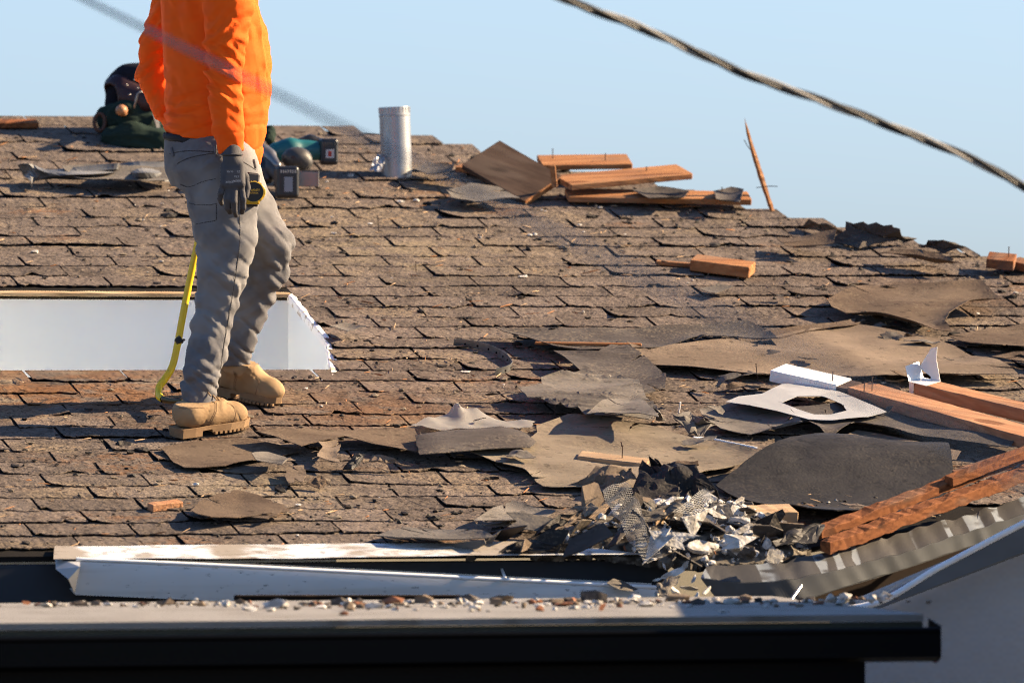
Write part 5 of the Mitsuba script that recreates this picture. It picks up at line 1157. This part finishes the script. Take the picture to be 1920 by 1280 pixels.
# boots
def boot(heel, toe, ankle, L, seedk):
    heel, toe = roofw([heel])[0], roofw([toe])[0]; x = (toe - heel) / np.linalg.norm(toe - heel)
    z = N * .75 + np.array([0, 0, 1]) * .25; z -= x * (z @ x); z /= np.linalg.norm(z); y = np.cross(z, x); R = np.stack([x, y, z], 1)
    an = (np.asarray(ankle) - heel) @ R; s = L / .31
    out = np.array([(0, -.034), (-.004, 0), (0, .034), (.05, .040), (.12, .037), (.20, .050), (.26, .046), (.30, .022), (.312, 0), (.30, -.026), (.26, -.048), (.20, -.050), (.12, -.037), (.05, -.040)]) * s
    def upper(p):
        d = cone(p, (.045 * s, 0, .075), (.13 * s, 0, .068), .043, .043)
        d = smin(d, cone(p, (.13 * s, 0, .060), (.245 * s, 0, .050), .044, .038), .03)
        d = smin(d, ell(p, (.245 * s, 0, .047), (.060, .046, .037)), .02)
        d = smin(d, cone(p, (.175 * s, 0, .07), (an[0] + .03, an[1], .135), .036, .044), .03)
        d = smin(d, cone(p, (.055 * s, 0, .08), (an[0], an[1], max(an[2], .15)), .047, .050), .035)
        w = nfbm(p * 14, 2, seedk)
        d = d + .0022 * np.sin(p[:, 0] * 150 + p[:, 2] * 60 + w * 12) * np.exp(-((p[:, 0] - .16 * s) / .035) ** 2) * np.clip((p[:, 2] - .06) / .03, 0, 1)
        d = d + .003 * np.exp(-((p[:, 0] - .235 * s + (p[:, 2] - .05) * .5) / .003) ** 2)
        d = d + .003 * np.exp(-((p[:, 0] - .10 * s - (p[:, 2] - .08) * .35) / .0025) ** 2)
        return np.maximum(np.maximum(d, .026 - p[:, 2]), p[:, 2] - an[2] - .006)
    M = nets(upper, (-.04, -.09, 0), (.36 * s, .09, an[2] + .05), .0055)
    k = put('boot', tm(M.vertices @ R.T + heel, M.faces), 'boot_tan', ['nearer tan leather work boot', 'farther tan leather work boot'][seedk], parent=person, smooth=True)
    P = Polygon(out).buffer(.004)
    a = trimesh.creation.extrude_polygon(P, .016, engine='earcut'); a.apply_translation([0, 0, .018]); a.vertices[:, 2] = np.where(a.vertices[:, 2] > .03, .030, a.vertices[:, 2])
    heelp = trimesh.creation.extrude_polygon(P.intersection(Polygon([(-1, -1), (.085 * s, -1), (.085 * s, 1), (-1, 1)])).buffer(-.002), .02, engine='earcut')
    fore = trimesh.creation.extrude_polygon(P.intersection(Polygon([(.125 * s, -1), (1, -1), (1, 1), (.125 * s, 1)])).buffer(-.002), .012, engine='earcut'); fore.apply_translation([0, 0, .008])
    lug = []
    for t in np.linspace(.14, .29, 9):
        for sy in (-1, 1):
            yy = np.interp(t, [.12, .2, .26, .3], [.037, .048, .044, .024]) * sy
            b = trimesh.creation.box([.010, .012, .008]); b.apply_translation([t * s, yy, .005]); lug.append(b)
    welt = tube([(*q, .030) for q in np.vstack([np.array(P.exterior.coords)[:-1]])] + [(*P.exterior.coords[0], .030)], .0026, 5)
    S = trimesh.util.concatenate([a, heelp, fore, *lug, welt])
    put('sole', tm(S.vertices @ R.T + heel, S.faces), 'boot_sole', parent=k, smooth=30)
    col = [np.array([an[0] + .05 * math.cos(t), an[1] + .05 * math.sin(t), an[2] - .002]) for t in np.linspace(0, 2 * np.pi, 20)]
    lace = []
    for j in range(4):
        u_ = .125 + j * .022; zc = .118 + .012 * (3 - j) - .004
        lace.append(tube([(u_ * s, -.028, zc - .022), (u_ * s + .004, 0, zc - .008), (u_ * s, .028, zc - .022)], .0028, 6))
    def seam(L):
        Q = spline(np.array(L), 24)
        for _ in range(30): Q = Q + np.array([0, 1.0, 0]) * np.clip(upper(Q) - .0006, -.03, .03)[:, None] * .8
        return tube(Q, .0016, 5)
    sm = trimesh.util.concatenate([seam([(.105 * s, -.12, .034), (.112 * s, -.12, .06), (.128 * s, -.12, .085), (.135 * s, -.12, .11)]), seam([(.112 * s, -.12, .034), (.119 * s, -.12, .06), (.135 * s, -.12, .083), (.142 * s, -.12, .105)]), seam([(.215 * s, -.12, .034), (.222 * s, -.12, .055), (.225 * s, -.12, .075), (.20 * s, -.12, .095)]), seam([(.0 * s, -.12, .10), (.04 * s, -.12, .102), (.08 * s, -.12, .098)])])
    put('seams', tm(sm.vertices @ R.T + heel, sm.faces), 'boot_sole', parent=k, smooth=True)
    Lc = trimesh.util.concatenate(lace); put('laces', tm(Lc.vertices @ R.T + heel, Lc.faces), 'boot_tan', parent=k, smooth=True)
boot([(-1.469,-1.261,0.012)][0], [(-1.188,-1.113,0.012)][0], [(-1.029,29.120,5.125)][0], .30, 0)
boot([(-1.208,-0.721,0.012)][0], [(-1.056,-0.852,0.012)][0], [(-0.928,29.500,5.245)][0], .235, 1)

# gloves: palm and five fingers each
def glove(pts, tips, thumb, dors, name, label, extra=()):
    wr_, pc, kn = (np.asarray(v, float) for v in pts)
    def f(p):
        d = cone(p, wr_, wr_ + (pc - wr_) * .45, .033, .031)
        ax = (kn - wr_) / np.linalg.norm(kn - wr_); sd = np.cross(dors, ax); sd /= np.linalg.norm(sd)
        R = np.stack([sd, np.cross(ax, sd), ax], 1)
        d = smin(d, rbox(p, (pc + kn) / 2 - ax * .006, (.041, .0165, .047), .015, R), .018)
        for F in tips: d = smin(d, chain(p, F, .004), .006)
        return smin(d, chain(p, thumb, .006), .012)
    allp = [(*wr_, 0), (*kn, 0)] + [q for F in tips for q in F] + list(thumb)
    return put(name, nets(f, *bounds(allp, .06), .0042), 'glove_grey', label, parent=person, smooth=True)
G_ = lambda L, rr: [(*q, r) for q, r in zip(L, rr)]
fr = (.0108, .0102, .0094, .0085)
rg = glove([(-0.922,29.035,5.948),(-0.919,29.000,5.893),(-0.916,28.975,5.831)],
      [G_([(-0.948,28.985,5.840),(-0.957,28.975,5.810),(-0.959,28.985,5.789),(-0.955,29.015,5.775)], (.0102, .0096, .009, .008)),
       G_([(-0.930,28.975,5.828),(-0.935,28.965,5.789),(-0.934,28.975,5.761),(-0.928,29.005,5.747)], fr),
       G_([(-0.911,28.975,5.824),(-0.912,28.960,5.780),(-0.911,28.975,5.751),(-0.907,29.005,5.737)], fr),
       G_([(-0.890,28.985,5.831),(-0.883,28.975,5.791),(-0.883,28.985,5.763),(-0.888,29.015,5.747)], fr)],
      G_([(-0.900,29.015,5.898),(-0.880,29.045,5.864),(-0.873,29.045,5.828),(-0.876,29.035,5.800)], (.016, .0135, .012, .0105)), np.array([0, -1.0, .1]), 'glove', 'grey coated right work glove')
put('cuff_rib', tube([np.array([(-0.921,29.020,5.937)][0]) + .0335 * np.array([math.cos(t), math.sin(t), 0]) for t in np.linspace(0, 2 * np.pi, 24)], .004, 6, False), 'glove_grey', parent=rg, smooth=True)
# print on the back of the glove, upside down
def text_on(txt, h, c, right, up, depth=.0006, bold=True):
    m = meshkit.text_mesh(txt, h, depth, bold); w = m.bounds[:, 0]; m.apply_translation([-(w[0] + w[1]) / 2, -h / 2, 0])
    right = np.asarray(right, float) / np.linalg.norm(right); up = np.asarray(up, float) / np.linalg.norm(up); nn = np.cross(right, up)
    return tm(np.asarray(c) + m.vertices[:, :1] * right + m.vertices[:, 1:2] * up + m.vertices[:, 2:] * nn, m.faces)
gx = [(-0.916,28.957,5.847),(-0.916,28.958,5.864),(-0.916,28.961,5.880)]
put('glove_print', [text_on('MaxiFlex', .0085, gx[0], [-1, 0, -.12], [0, .1, -1]), text_on('ATG', .0055, np.array(gx[1]) + [.012, 0, 0], [-1, 0, 0], [0, .1, -1]), text_on('CE', .0055, np.array(gx[2]) + [.018, .002, 0], [-1, 0, 0], [0, .1, -1]), text_on('EN 388', .0042, np.array(gx[2]) + [-.010, .001, 0], [-1, 0, 0], [0, .1, -1])], 'print_white', 'upside-down white print', parent=rg)
lg = glove([(-1.006,29.500,5.983),(-0.984,29.470,5.969),(-0.965,29.440,5.956)],
      [G_([(-0.969,29.450,5.968),(-0.953,29.400,5.968),(-0.959,29.380,5.957),(-0.974,29.400,5.957)], fr), G_([(-0.965,29.450,5.956),(-0.949,29.400,5.950),(-0.959,29.380,5.939),(-0.976,29.400,5.941)], fr),
       G_([(-0.967,29.450,5.943),(-0.951,29.410,5.932),(-0.963,29.390,5.923),(-0.978,29.410,5.927)], fr), G_([(-0.973,29.460,5.931),(-0.959,29.430,5.916),(-0.969,29.410,5.909),(-0.982,29.420,5.915)], (.0102, .0096, .009, .008))],
      G_([(-0.993,29.440,5.965),(-0.978,29.400,5.982),(-0.963,29.380,5.981)], (.015, .013, .011)), np.array([.3, 1.0, .3]), 'glove', 'grey coated left work glove')

# body under the clothes: head with a face, neck, trunk, legs (one surface)
HD = np.array([(-0.935,29.300,6.818)][0])
def body_f(p):
    d = torso(p, -.02); d = np.maximum(d, T0[1, 2] + .0 - p[:, 2])
    d = smin(d, cone(p, [(-0.960,29.300,6.632)][0], [(-0.946,29.300,6.747)][0], .062, .058), .03)
    q = p - HD
    hd = smin(ell(p, HD + [-.008, 0, .025], (.098, .077, .10)), ell(p, HD + [.025, 0, -.045], (.068, .058, .072)), .03)
    hd = smin(hd, cone(p, HD + [.088, 0, .01], HD + [.108, 0, -.025], .009, .014), .012)     # nose
    hd = smin(hd, cone(p, HD + [.078, 0, -.088], HD + [.07, 0, -.09], .018, .02), .02)        # chin
    hd = smin(hd, cone(p, HD + [.083, -.02, -.058], HD + [.083, .02, -.058], .008, .008), .008)   # lips
    for s in (-1, 1):
        hd = smin(hd, ell(p, HD + [-.005, .078 * s, -.005], (.018, .010, .032)), .006)         # ears
        hd = np.maximum(hd, -ell(p, HD + [.092, .032 * s, .022], (.016, .016, .010)))          # eye sockets
        hd = smin(hd, ell(p, HD + [.074, .032 * s, .022], (.012, .012, .010)), .002)
    d = smin(d, hd, .02)
    for L_ in (NL, FL): d = smin(d, chain(p, [(a, b, c, r * .5) for a, b, c, r in L_], .03), .04)
    for L_ in (RA, LA): d = smin(d, chain(p, [(a, b, c, r * .55) for a, b, c, r in L_], .02), .03)
    return d
lo, hi = bounds(list(T0) + RA + LA + NL + FL + [tuple(HD)], .16)
BM = nets(body_f, lo, hi, .014)
scene[person] = mikit.ply(BM, 'skin', smooth=True)
say(person, 'worker in an orange shirt, grey jeans and tan boots beside the skylight opening', 'person')
def hair_f(p):
    d = ell(p, HD + [-.016, 0, .034], (.104, .083, .104)); return np.maximum(np.maximum(d, (p[:, 0] - HD[0]) * .8 - (p[:, 2] - HD[2]) + .0), HD[2] - .06 - p[:, 2])
put('hair', nets(hair_f, HD - .16, HD + .17, .012), 'dark_hair', parent=person, smooth=True)

# ------------------------------------------------------------------ tape measure on his belt
mat('tape_yellow', pr(color=(.85, .50, .02), rough=.4, spec=.5))
mat('tape_black', pr(color=(.015, .015, .016), rough=.5))
mat('dark_grey_plastic', pr(color=(.07, .068, .07), rough=.55))
tc = np.array([(-0.857,29.100,5.815)][0]); tape = thing('tape_measure', 'yellow and black tape measure clipped to the worker\'s belt', 'tape measure')
def disc(c, r, th, n=40, ay=np.array([0, 1.0, 0]), sx=1.0):
    m = trimesh.creation.cylinder(radius=r, height=th, sections=n); v = m.vertices
    right = np.array([1.0, 0, 0]); up = np.array([0, 0, 1.0]); right = right * math.cos(.25) + ay * math.sin(.25); nn = np.cross(right, up)
    return tm(np.asarray(c) + v[:, :1] * right * sx + v[:, 1:2] * up + v[:, 2:] * nn, m.faces)
fwd = np.array([math.sin(.25), -math.cos(.25), 0])
def tape_f(p):
    q = p - tc; u = q[:, 0] * math.cos(.25) + q[:, 1] * math.sin(.25); v = q[:, 2]; w = q @ fwd
    r = np.sqrt(np.where(u > 0, u * .88, u) ** 2 + v ** 2) - .037
    e = np.maximum(r, np.abs(w) - .019); b = rbox(np.column_stack([u, v, w]), (-.004, -.028, 0), (.026, .014, .017), .004)
    return smin(e, b, .006)
put('case', nets(tape_f, tc - .07, tc + .07, .0042), 'tape_yellow', parent=tape, smooth=40)
put('face_plate', disc(tc + fwd * .0195, .0325, .003), 'tape_black', parent=tape, smooth=30)
put('lower_grip', mod_box(tc + [-.030, 0, -.036], tc + [.014, .012, -.040], [0, -1, 0], [0, 0, 1], .046, .018, .004), 'tape_black', parent=tape)
put('belt_pouch', mod_box(tc + [.002, .0, .062], tc + [-.002, -.004, .026], [1, .25, 0], [.25, -1, 0], .046, .03, .006), 'dark_grey_plastic', parent=tape)
rt = np.array([math.cos(.25), math.sin(.25), 0])
put('lettering', [text_on('STANLEY', .0068, tc + fwd * .0212 + [0, 0, .006], rt, [0, 0, 1]), text_on('FATMAX', .0055, tc + fwd * .0212 + [0, 0, -.0035], rt, [0, 0, 1])], 'tape_yellow', parent=tape)
put('length_mark', text_on("35'", .010, tc + fwd * .0212 + [-.006, 0, -.017], rt, [0, 0, 1]), 'print_white', parent=tape)

# ------------------------------------------------------------------ wrecking bar held behind his leg
mat('bar_yellow', pr(lambda p, n, uv: mix((.80, .55, .015), mi.Color3f(.10, .085, .07), smoothstep(.68, .74, fbm(p.x * 45, p.y * 45, p.z * 45, 3)) * .9), rough=.4, spec=.5, dim=1.0))
bp_ = spline(np.array([(-0.967,29.400,5.992),(-0.996,29.420,5.863),(-1.048,29.460,5.655),(-1.078,29.460,5.516),(-1.102,29.450,5.391),(-1.120,29.440,5.293),(-1.136,29.430,5.231),(-1.160,29.420,5.192),(-1.178,29.410,5.164),(-1.175,29.380,5.139),(-1.149,29.330,5.126),(-1.116,29.280,5.123),(-1.093,29.250,5.125)]), 90)
wb = thing('wrecking_bar', 'yellow wrecking bar with a hooked lower end held behind the worker\'s leg', 'wrecking bar')
put('shaft', tube(bp_[:80], .0135, 6), 'bar_yellow', parent=wb, smooth=True)
mat('bar_steel', pr(color=(.16, .12, .05), rough=.4, metallic=.6))
put('claw', tube(bp_[79:], np.linspace(.0135, .007, 11), 6), 'bar_steel', parent=wb, smooth=True)
tp = np.array([(-1.113,29.440,5.320)][0]); put('tape_wrap', tube([tp + [-.003, 0, .010], tp + [.006, -.006, -.006]], [.0135, .0125], 8), 'tape_black', parent=wb)
put('tape_end', mod_box(tp + [.004, -.012, .002], tp + [.022, -.012, .006], [0, 0, 1], [0, -1, 0], .008, .002, .0005), 'tape_black', parent=wb)

# ------------------------------------------------------------------ tools and bags near the ridge
mat('teal_plastic', pr(color=(.01, .16, .18), rough=.45, spec=.5))
mat('black_plastic', pr(color=(.018, .019, .023), rough=.38, spec=.5))
mat('rubber_grip', pr(lambda p, n, uv: mix((.05, .05, .055), (.10, .095, .09), fbm(p.x * 40, p.y * 40, p.z * 40, 3)), rough=.5))
mat('label_grey', pr(color=(.34, .36, .40), rough=.5))
mat('label_white', pr(color=(.7, .68, .66), rough=.5))
mat('label_red', pr(color=(.55, .06, .04), rough=.5))
mat('steel', pr(color=(.40, .38, .36), rough=.35, metallic=.8))
mat('green_canvas', pr(fabric((.012, .028, .022), (.03, .055, .042), 20.), rough=.9, spec=.15, bump=lambda p, n, uv: fbm(p.x * 120, p.y * 120, p.z * 120, 3), bscale=.001))
mat('maroon_leather', pr(fabric((.028, .008, .012), (.06, .018, .022), 18.), rough=.5, spec=.4))
mat('navy_cloth', pr(fabric((.012, .014, .024), (.03, .032, .045), 14.), rough=.9, spec=.1))
mat('brown_leather', pr(fabric((.09, .035, .02), (.16, .07, .035), 25.), rough=.6))
mat('handle_wood', pr(fabric((.50, .20, .08), (.62, .30, .14), 25.), rough=.5))
mat('grey_strap', pr(fabric((.10, .10, .105), (.16, .16, .165), 60.), rough=.85))
def bag(name, f, pts, pad, step, matn, parent=None, label=None, cat=None, smooth=True):
    return put(name, nets(f, *bounds(pts, pad), step), matn, label, cat, parent=parent, smooth=smooth)
def batt(parent, c, w, h, d, lab, red=False):
    """A slide-on battery block, its face towards the street."""
    c = np.asarray(c, float); ang = .12; right = np.array([math.cos(ang), math.sin(ang), 0]); back = np.array([-math.sin(ang), math.cos(ang), 0]); R = np.stack([right, back, [0, 0, 1.0]], 1)
    k = put('battery', nets(lambda p: np.minimum(rbox(p, c, (w / 2, d / 2, h / 2), .012, R), rbox(p, c + np.array([0, 0, .02]) + back * .02, (w / 2 + .004, d / 2 - .012, h / 2 - .022), .008, R)), c - .1, c + .1, .0045), 'black_plastic', parent=parent, smooth=40)
    fc = c - back * (d / 2 + .0008)
    put('label', mod_box(fc - right * (.014) + [0, 0, -.008], fc + right * (.017) + [0, 0, -.008], [0, 0, 1], -back, h * .46 if not red else .032, .002, .0005), 'label_grey' if not red else 'label_white', parent=k)
    if red: put('label_mark', mod_box(fc - right * .006 + [0, 0, -.008] - back * .0015, fc + right * .007 + [0, 0, -.008] - back * .0015, [0, 0, 1], -back, .02, .002, .0005), 'label_red', parent=k)
    put('vents', [mod_box(fc + right * x + [0, 0, h / 2 - .026], fc + right * x + [0, 0, h / 2 - .014], right, -back, .004, .0025, .0006) for x in np.linspace(-.026, .026, 7)], 'label_grey' if not red else 'black_plastic', parent=k)
    return k
da = thing('cordless_driver', 'cordless driver whose black battery with a grey label faces the street', 'power tool')
Bp = np.array([(-0.823,32.250,5.884)][0]); batt(da, Bp, .082, .118, .085, 'grey')
pp = [(*q, r) for q, r in zip([(-0.837,32.350,5.899),(-0.878,32.420,5.939),(-0.903,32.460,5.969)], (.03, .027, .025))]
bag('handle', lambda p: chain(p, pp), pp, .05, .006, 'rubber_grip', parent=da)
pp2 = [(*q, r) for q, r in zip([(-0.915,32.470,5.999),(-0.893,32.460,5.985),(-0.860,32.380,5.948)], (.028, .022, .014))]
bag('gear_head', lambda p: chain(p, pp2), pp2, .05, .006, 'steel', parent=da)
pp2b = [(*q, r) for q, r in zip([(-0.933,32.470,5.969),(-0.912,32.440,5.934),(-0.896,32.420,5.900)], (.028, .03, .02))]
bag('motor_housing', lambda p: chain(p, pp2b), pp2b, .05, .006, 'black_plastic', parent=da)
ca = thing('cordless_saw', 'teal cordless saw with a rounded dark motor cap and a metal shoe', 'power tool')
c3 = [(*q, r) for q, r in zip([(-0.869,32.660,6.002),(-0.820,32.660,6.008),(-0.761,32.680,6.006),(-0.715,32.680,6.006)], (.037, .042, .035, .035))]
bag('body', lambda p: chain(p, c3), c3, .06, .006, 'teal_plastic', parent=ca)
c4 = np.array([(-0.793,32.480,5.975)][0])
put('motor_cap', nets(lambda p: smin(ell(p, c4, (.056, .05, .042)), cone(p, c4 + [.015, .0, -.01], c4 + [.035, -.01, -.02], .025, .022), .02), c4 - .1, c4 + .1, .006), 'rubber_grip', parent=ca, smooth=True)
put('cap_screw', tube([c4 + [-.012, -.05, .004], c4 + [-.012, -.056, .004]], .007, 10), 'black_plastic', parent=ca)
sh = np.array([(-0.784,32.420,5.898),(-0.712,32.420,5.896),(-0.718,32.550,5.927),(-0.783,32.550,5.927)]); 
put('shoe', trimesh.util.concatenate([mod_box(sh[0], sh[1], [0, 0, 1], [0, -1, 0], .052, .004, .001), mod_box(sh[0] + [0, .06, .026], sh[1] + [0, .06, .026], [0, 1, 0], [0, 0, 1], .12, .004, .001), mod_box(sh[1] + [0, .0, -.026], sh[1] + [0, 0, .03], [0, 1, 0], [1, 0, 0], .03, .004, .001)]), 'steel', parent=ca)
hg = [(*q, r) for q, r in zip([(-0.787,32.700,6.036),(-0.748,32.720,6.044),(-0.704,32.720,6.028)], (.018, .02, .024))]
bag('grip', lambda p: chain(p, hg), hg, .05, .006, 'black_plastic', parent=ca)
batt(ca, [(-0.679,32.660,6.002)][0], .066, .098, .075, 'white', True)
# green bag with gear on it
gb = thing('tool_bag', 'dark green canvas tool bag slumped on the ridge behind the worker', 'bag')
g1 = [(*q, r) for q, r in zip([(-1.511,33.220,6.133),(-1.445,33.190,6.136),(-1.355,33.190,6.116)], (.050, .058, .052))]
g2 = [(*q, r) for q, r in zip([(-1.491,33.100,6.054),(-1.420,33.080,6.050),(-1.336,33.080,6.046)], (.045, .062, .06))]
def bagf(p):
    w = np.abs(nfbm(p * [9, 14, 20], 3, 5) - .5)
    return smin(chain(p, g1), chain(p, g2), .012) + .07 * w - .012
bag('body', bagf, g1 + g2, .12, .009, 'green_canvas', parent=gb)
put('strap', loft([np.array([(-1.351,33.140,6.151),(-1.337,33.090,6.114),(-1.323,33.040,6.053),(-1.309,33.000,5.997)]), np.array([(-1.335,33.160,6.152),(-1.323,33.110,6.115),(-1.311,33.060,6.054),(-1.300,33.020,5.997)])], .004, 20), 'grey_strap', parent=gb, smooth=40)
put('wire_handle', tube(spline([(-1.416,33.080,6.172),(-1.410,33.070,6.202),(-1.402,33.070,6.228),(-1.388,33.080,6.234),(-1.379,33.140,6.223)], 20), .0035, 6), 'steel', parent=gb, smooth=True)
hl = [np.array(v) for v in [(-1.460,32.980,6.162),(-1.461,33.190,6.156)]]
hm = thing('hammer', 'hammer whose rounded wooden handle end points at the street from the bag', 'hammer')
put('handle', nets(lambda p: smin(ell(p, hl[0] + [0, .01, 0], (.0225, .03, .0205)), cone(p, hl[0] + [0, .02, 0], hl[1], .018, .016), .01), hl[0] - .06, hl[1] + .06, .005), 'handle_wood', parent=hm, smooth=True)
put('head', mod_box(hl[1] + [-.05, .02, 0], hl[1] + [.05, .02, 0], [0, 1, 0], [0, 0, 1], .03, .03, .005), 'steel', parent=hm)
rg0 = np.array([(-1.550,33.160,6.120)][0]); rr_ = [rg0 + np.array([.0205 * math.cos(t), .010 * math.sin(t), .032 * math.sin(t)]) for t in np.linspace(0, 2 * np.pi, 28)]
put('leather_loop', tube(rr_, .0075, 7, False), 'brown_leather', 'brown leather tool loop beside the green bag', 'leather loop', smooth=True)
lp0, lp1 = (np.array(v) for v in [(-1.518,33.240,6.230),(-1.365,33.190,6.196)])
def pouch(p):
    d = smin(cone(p, lp0 + [.03, 0, .01], lp1, .055, .05), cone(p, lp0 + [.05, 0, .02], lp0 + [.08, .0, -.05], .05, .05), .03)
    d = d + .02 * (nfbm(p * 15, 3, 8) - .5)
    return np.maximum(d, -ell(p, lp0 + [.005, -.02, -.015], (.036, .06, .05)))
pc_ = thing('tool_pouch', 'maroon leather tool pouch with an open mouth on top of the green bag', 'tool pouch')
put('pouch', nets(pouch, np.minimum(lp0, lp1) - .16, np.maximum(lp0, lp1) + .16, .008), 'maroon_leather', parent=pc_, smooth=True)
put('rivets', [trimesh.creation.icosphere(1, .0045).apply_translation(np.array(v)) for v in [(-1.446,33.110,6.259),(-1.435,33.100,6.223),(-1.405,33.100,6.247),(-1.418,33.120,6.279)]], 'steel', parent=pc_, smooth=True)
hd_ = [(*q, r) for q, r in zip([(-1.498,33.290,6.190),(-1.490,33.290,6.253),(-1.452,33.270,6.287),(-1.404,33.260,6.290),(-1.379,33.290,6.213)], (.04, .038, .046, .044, .075))]
bag('jacket', lambda p: chain(p, hd_, .03) + .03 * (nfbm(p * 13, 3, 4) - .5), hd_, .12, .009, 'navy_cloth', label='dark navy jacket heaped over the leather pouch', cat='jacket')
vest = [(*q, r) for q, r in zip([(-0.901,32.950,6.084),(-0.905,32.900,6.051)], (.02, .018))]
bag('cord_coil', lambda p: chain(p, vest) + .02 * (nfbm(p * 40, 2, 4) - .5), vest, .06, .005, 'green_canvas', label='small olive cord bundle beside the worker\'s belly', cat='cord')
# grey sheet-metal flashing torn off, left of the worker
mat('old_flashing', pr(lambda p, n, uv: mix((.11, .115, .125), (.30, .30, .295), smoothstep(.35, .65, fbm(p.x * 9, p.y * 9, p.z * 20, 4))), rough=.55, spec=.4))
fl_l = [[(-1.307,2.227,0.080),(-1.281,2.211,0.090),(-1.179,2.269,0.050),(-1.070,2.238,0.070),(-0.938,2.216,0.090),(-0.899,2.364,0.050),(-0.827,2.325,0.070),(-0.716,2.318,0.070)], [(-1.274,2.259,0.030),(-1.238,2.203,0.070),(-1.198,2.179,0.060),(-1.077,2.205,0.060),(-0.943,2.207,0.070),(-0.903,2.330,0.030),(-0.832,2.299,0.060),(-0.722,2.284,0.050)], [(-1.282,2.096,0.050),(-1.217,2.219,0.040),(-1.190,2.179,0.050),(-1.094,2.123,0.070),(-0.948,2.199,0.060),(-0.896,2.337,0.020),(-0.874,2.110,0.080),(-0.727,2.258,0.040)], [(-1.273,2.104,0.020),(-1.203,2.243,0.020),(-1.164,2.219,0.030),(-1.075,2.204,0.030),(-0.941,2.222,0.030),(-0.910,2.247,0.020),(-0.863,2.150,0.040),(-0.735,2.216,0.020)]]
put('torn_flashing', loft([np.array(l) for l in fl_l], .0015, 34), 'old_flashing', 'bent grey flashing strip torn off left of the worker', 'flashing', roof=True, smooth=14)
sheet('felt_sheet', [(-1.140,2.251),(-1.040,2.269),(-0.885,2.246),(-0.724,2.265),(-0.707,2.183),(-0.797,2.093),(-0.884,2.043),(-1.004,2.058),(-1.111,2.121)], 'felt_grey', 'grey felt sheet under the torn flashing left of the worker', 'roofing felt', base=.03, amp=.03, seed=72, curl=.03)
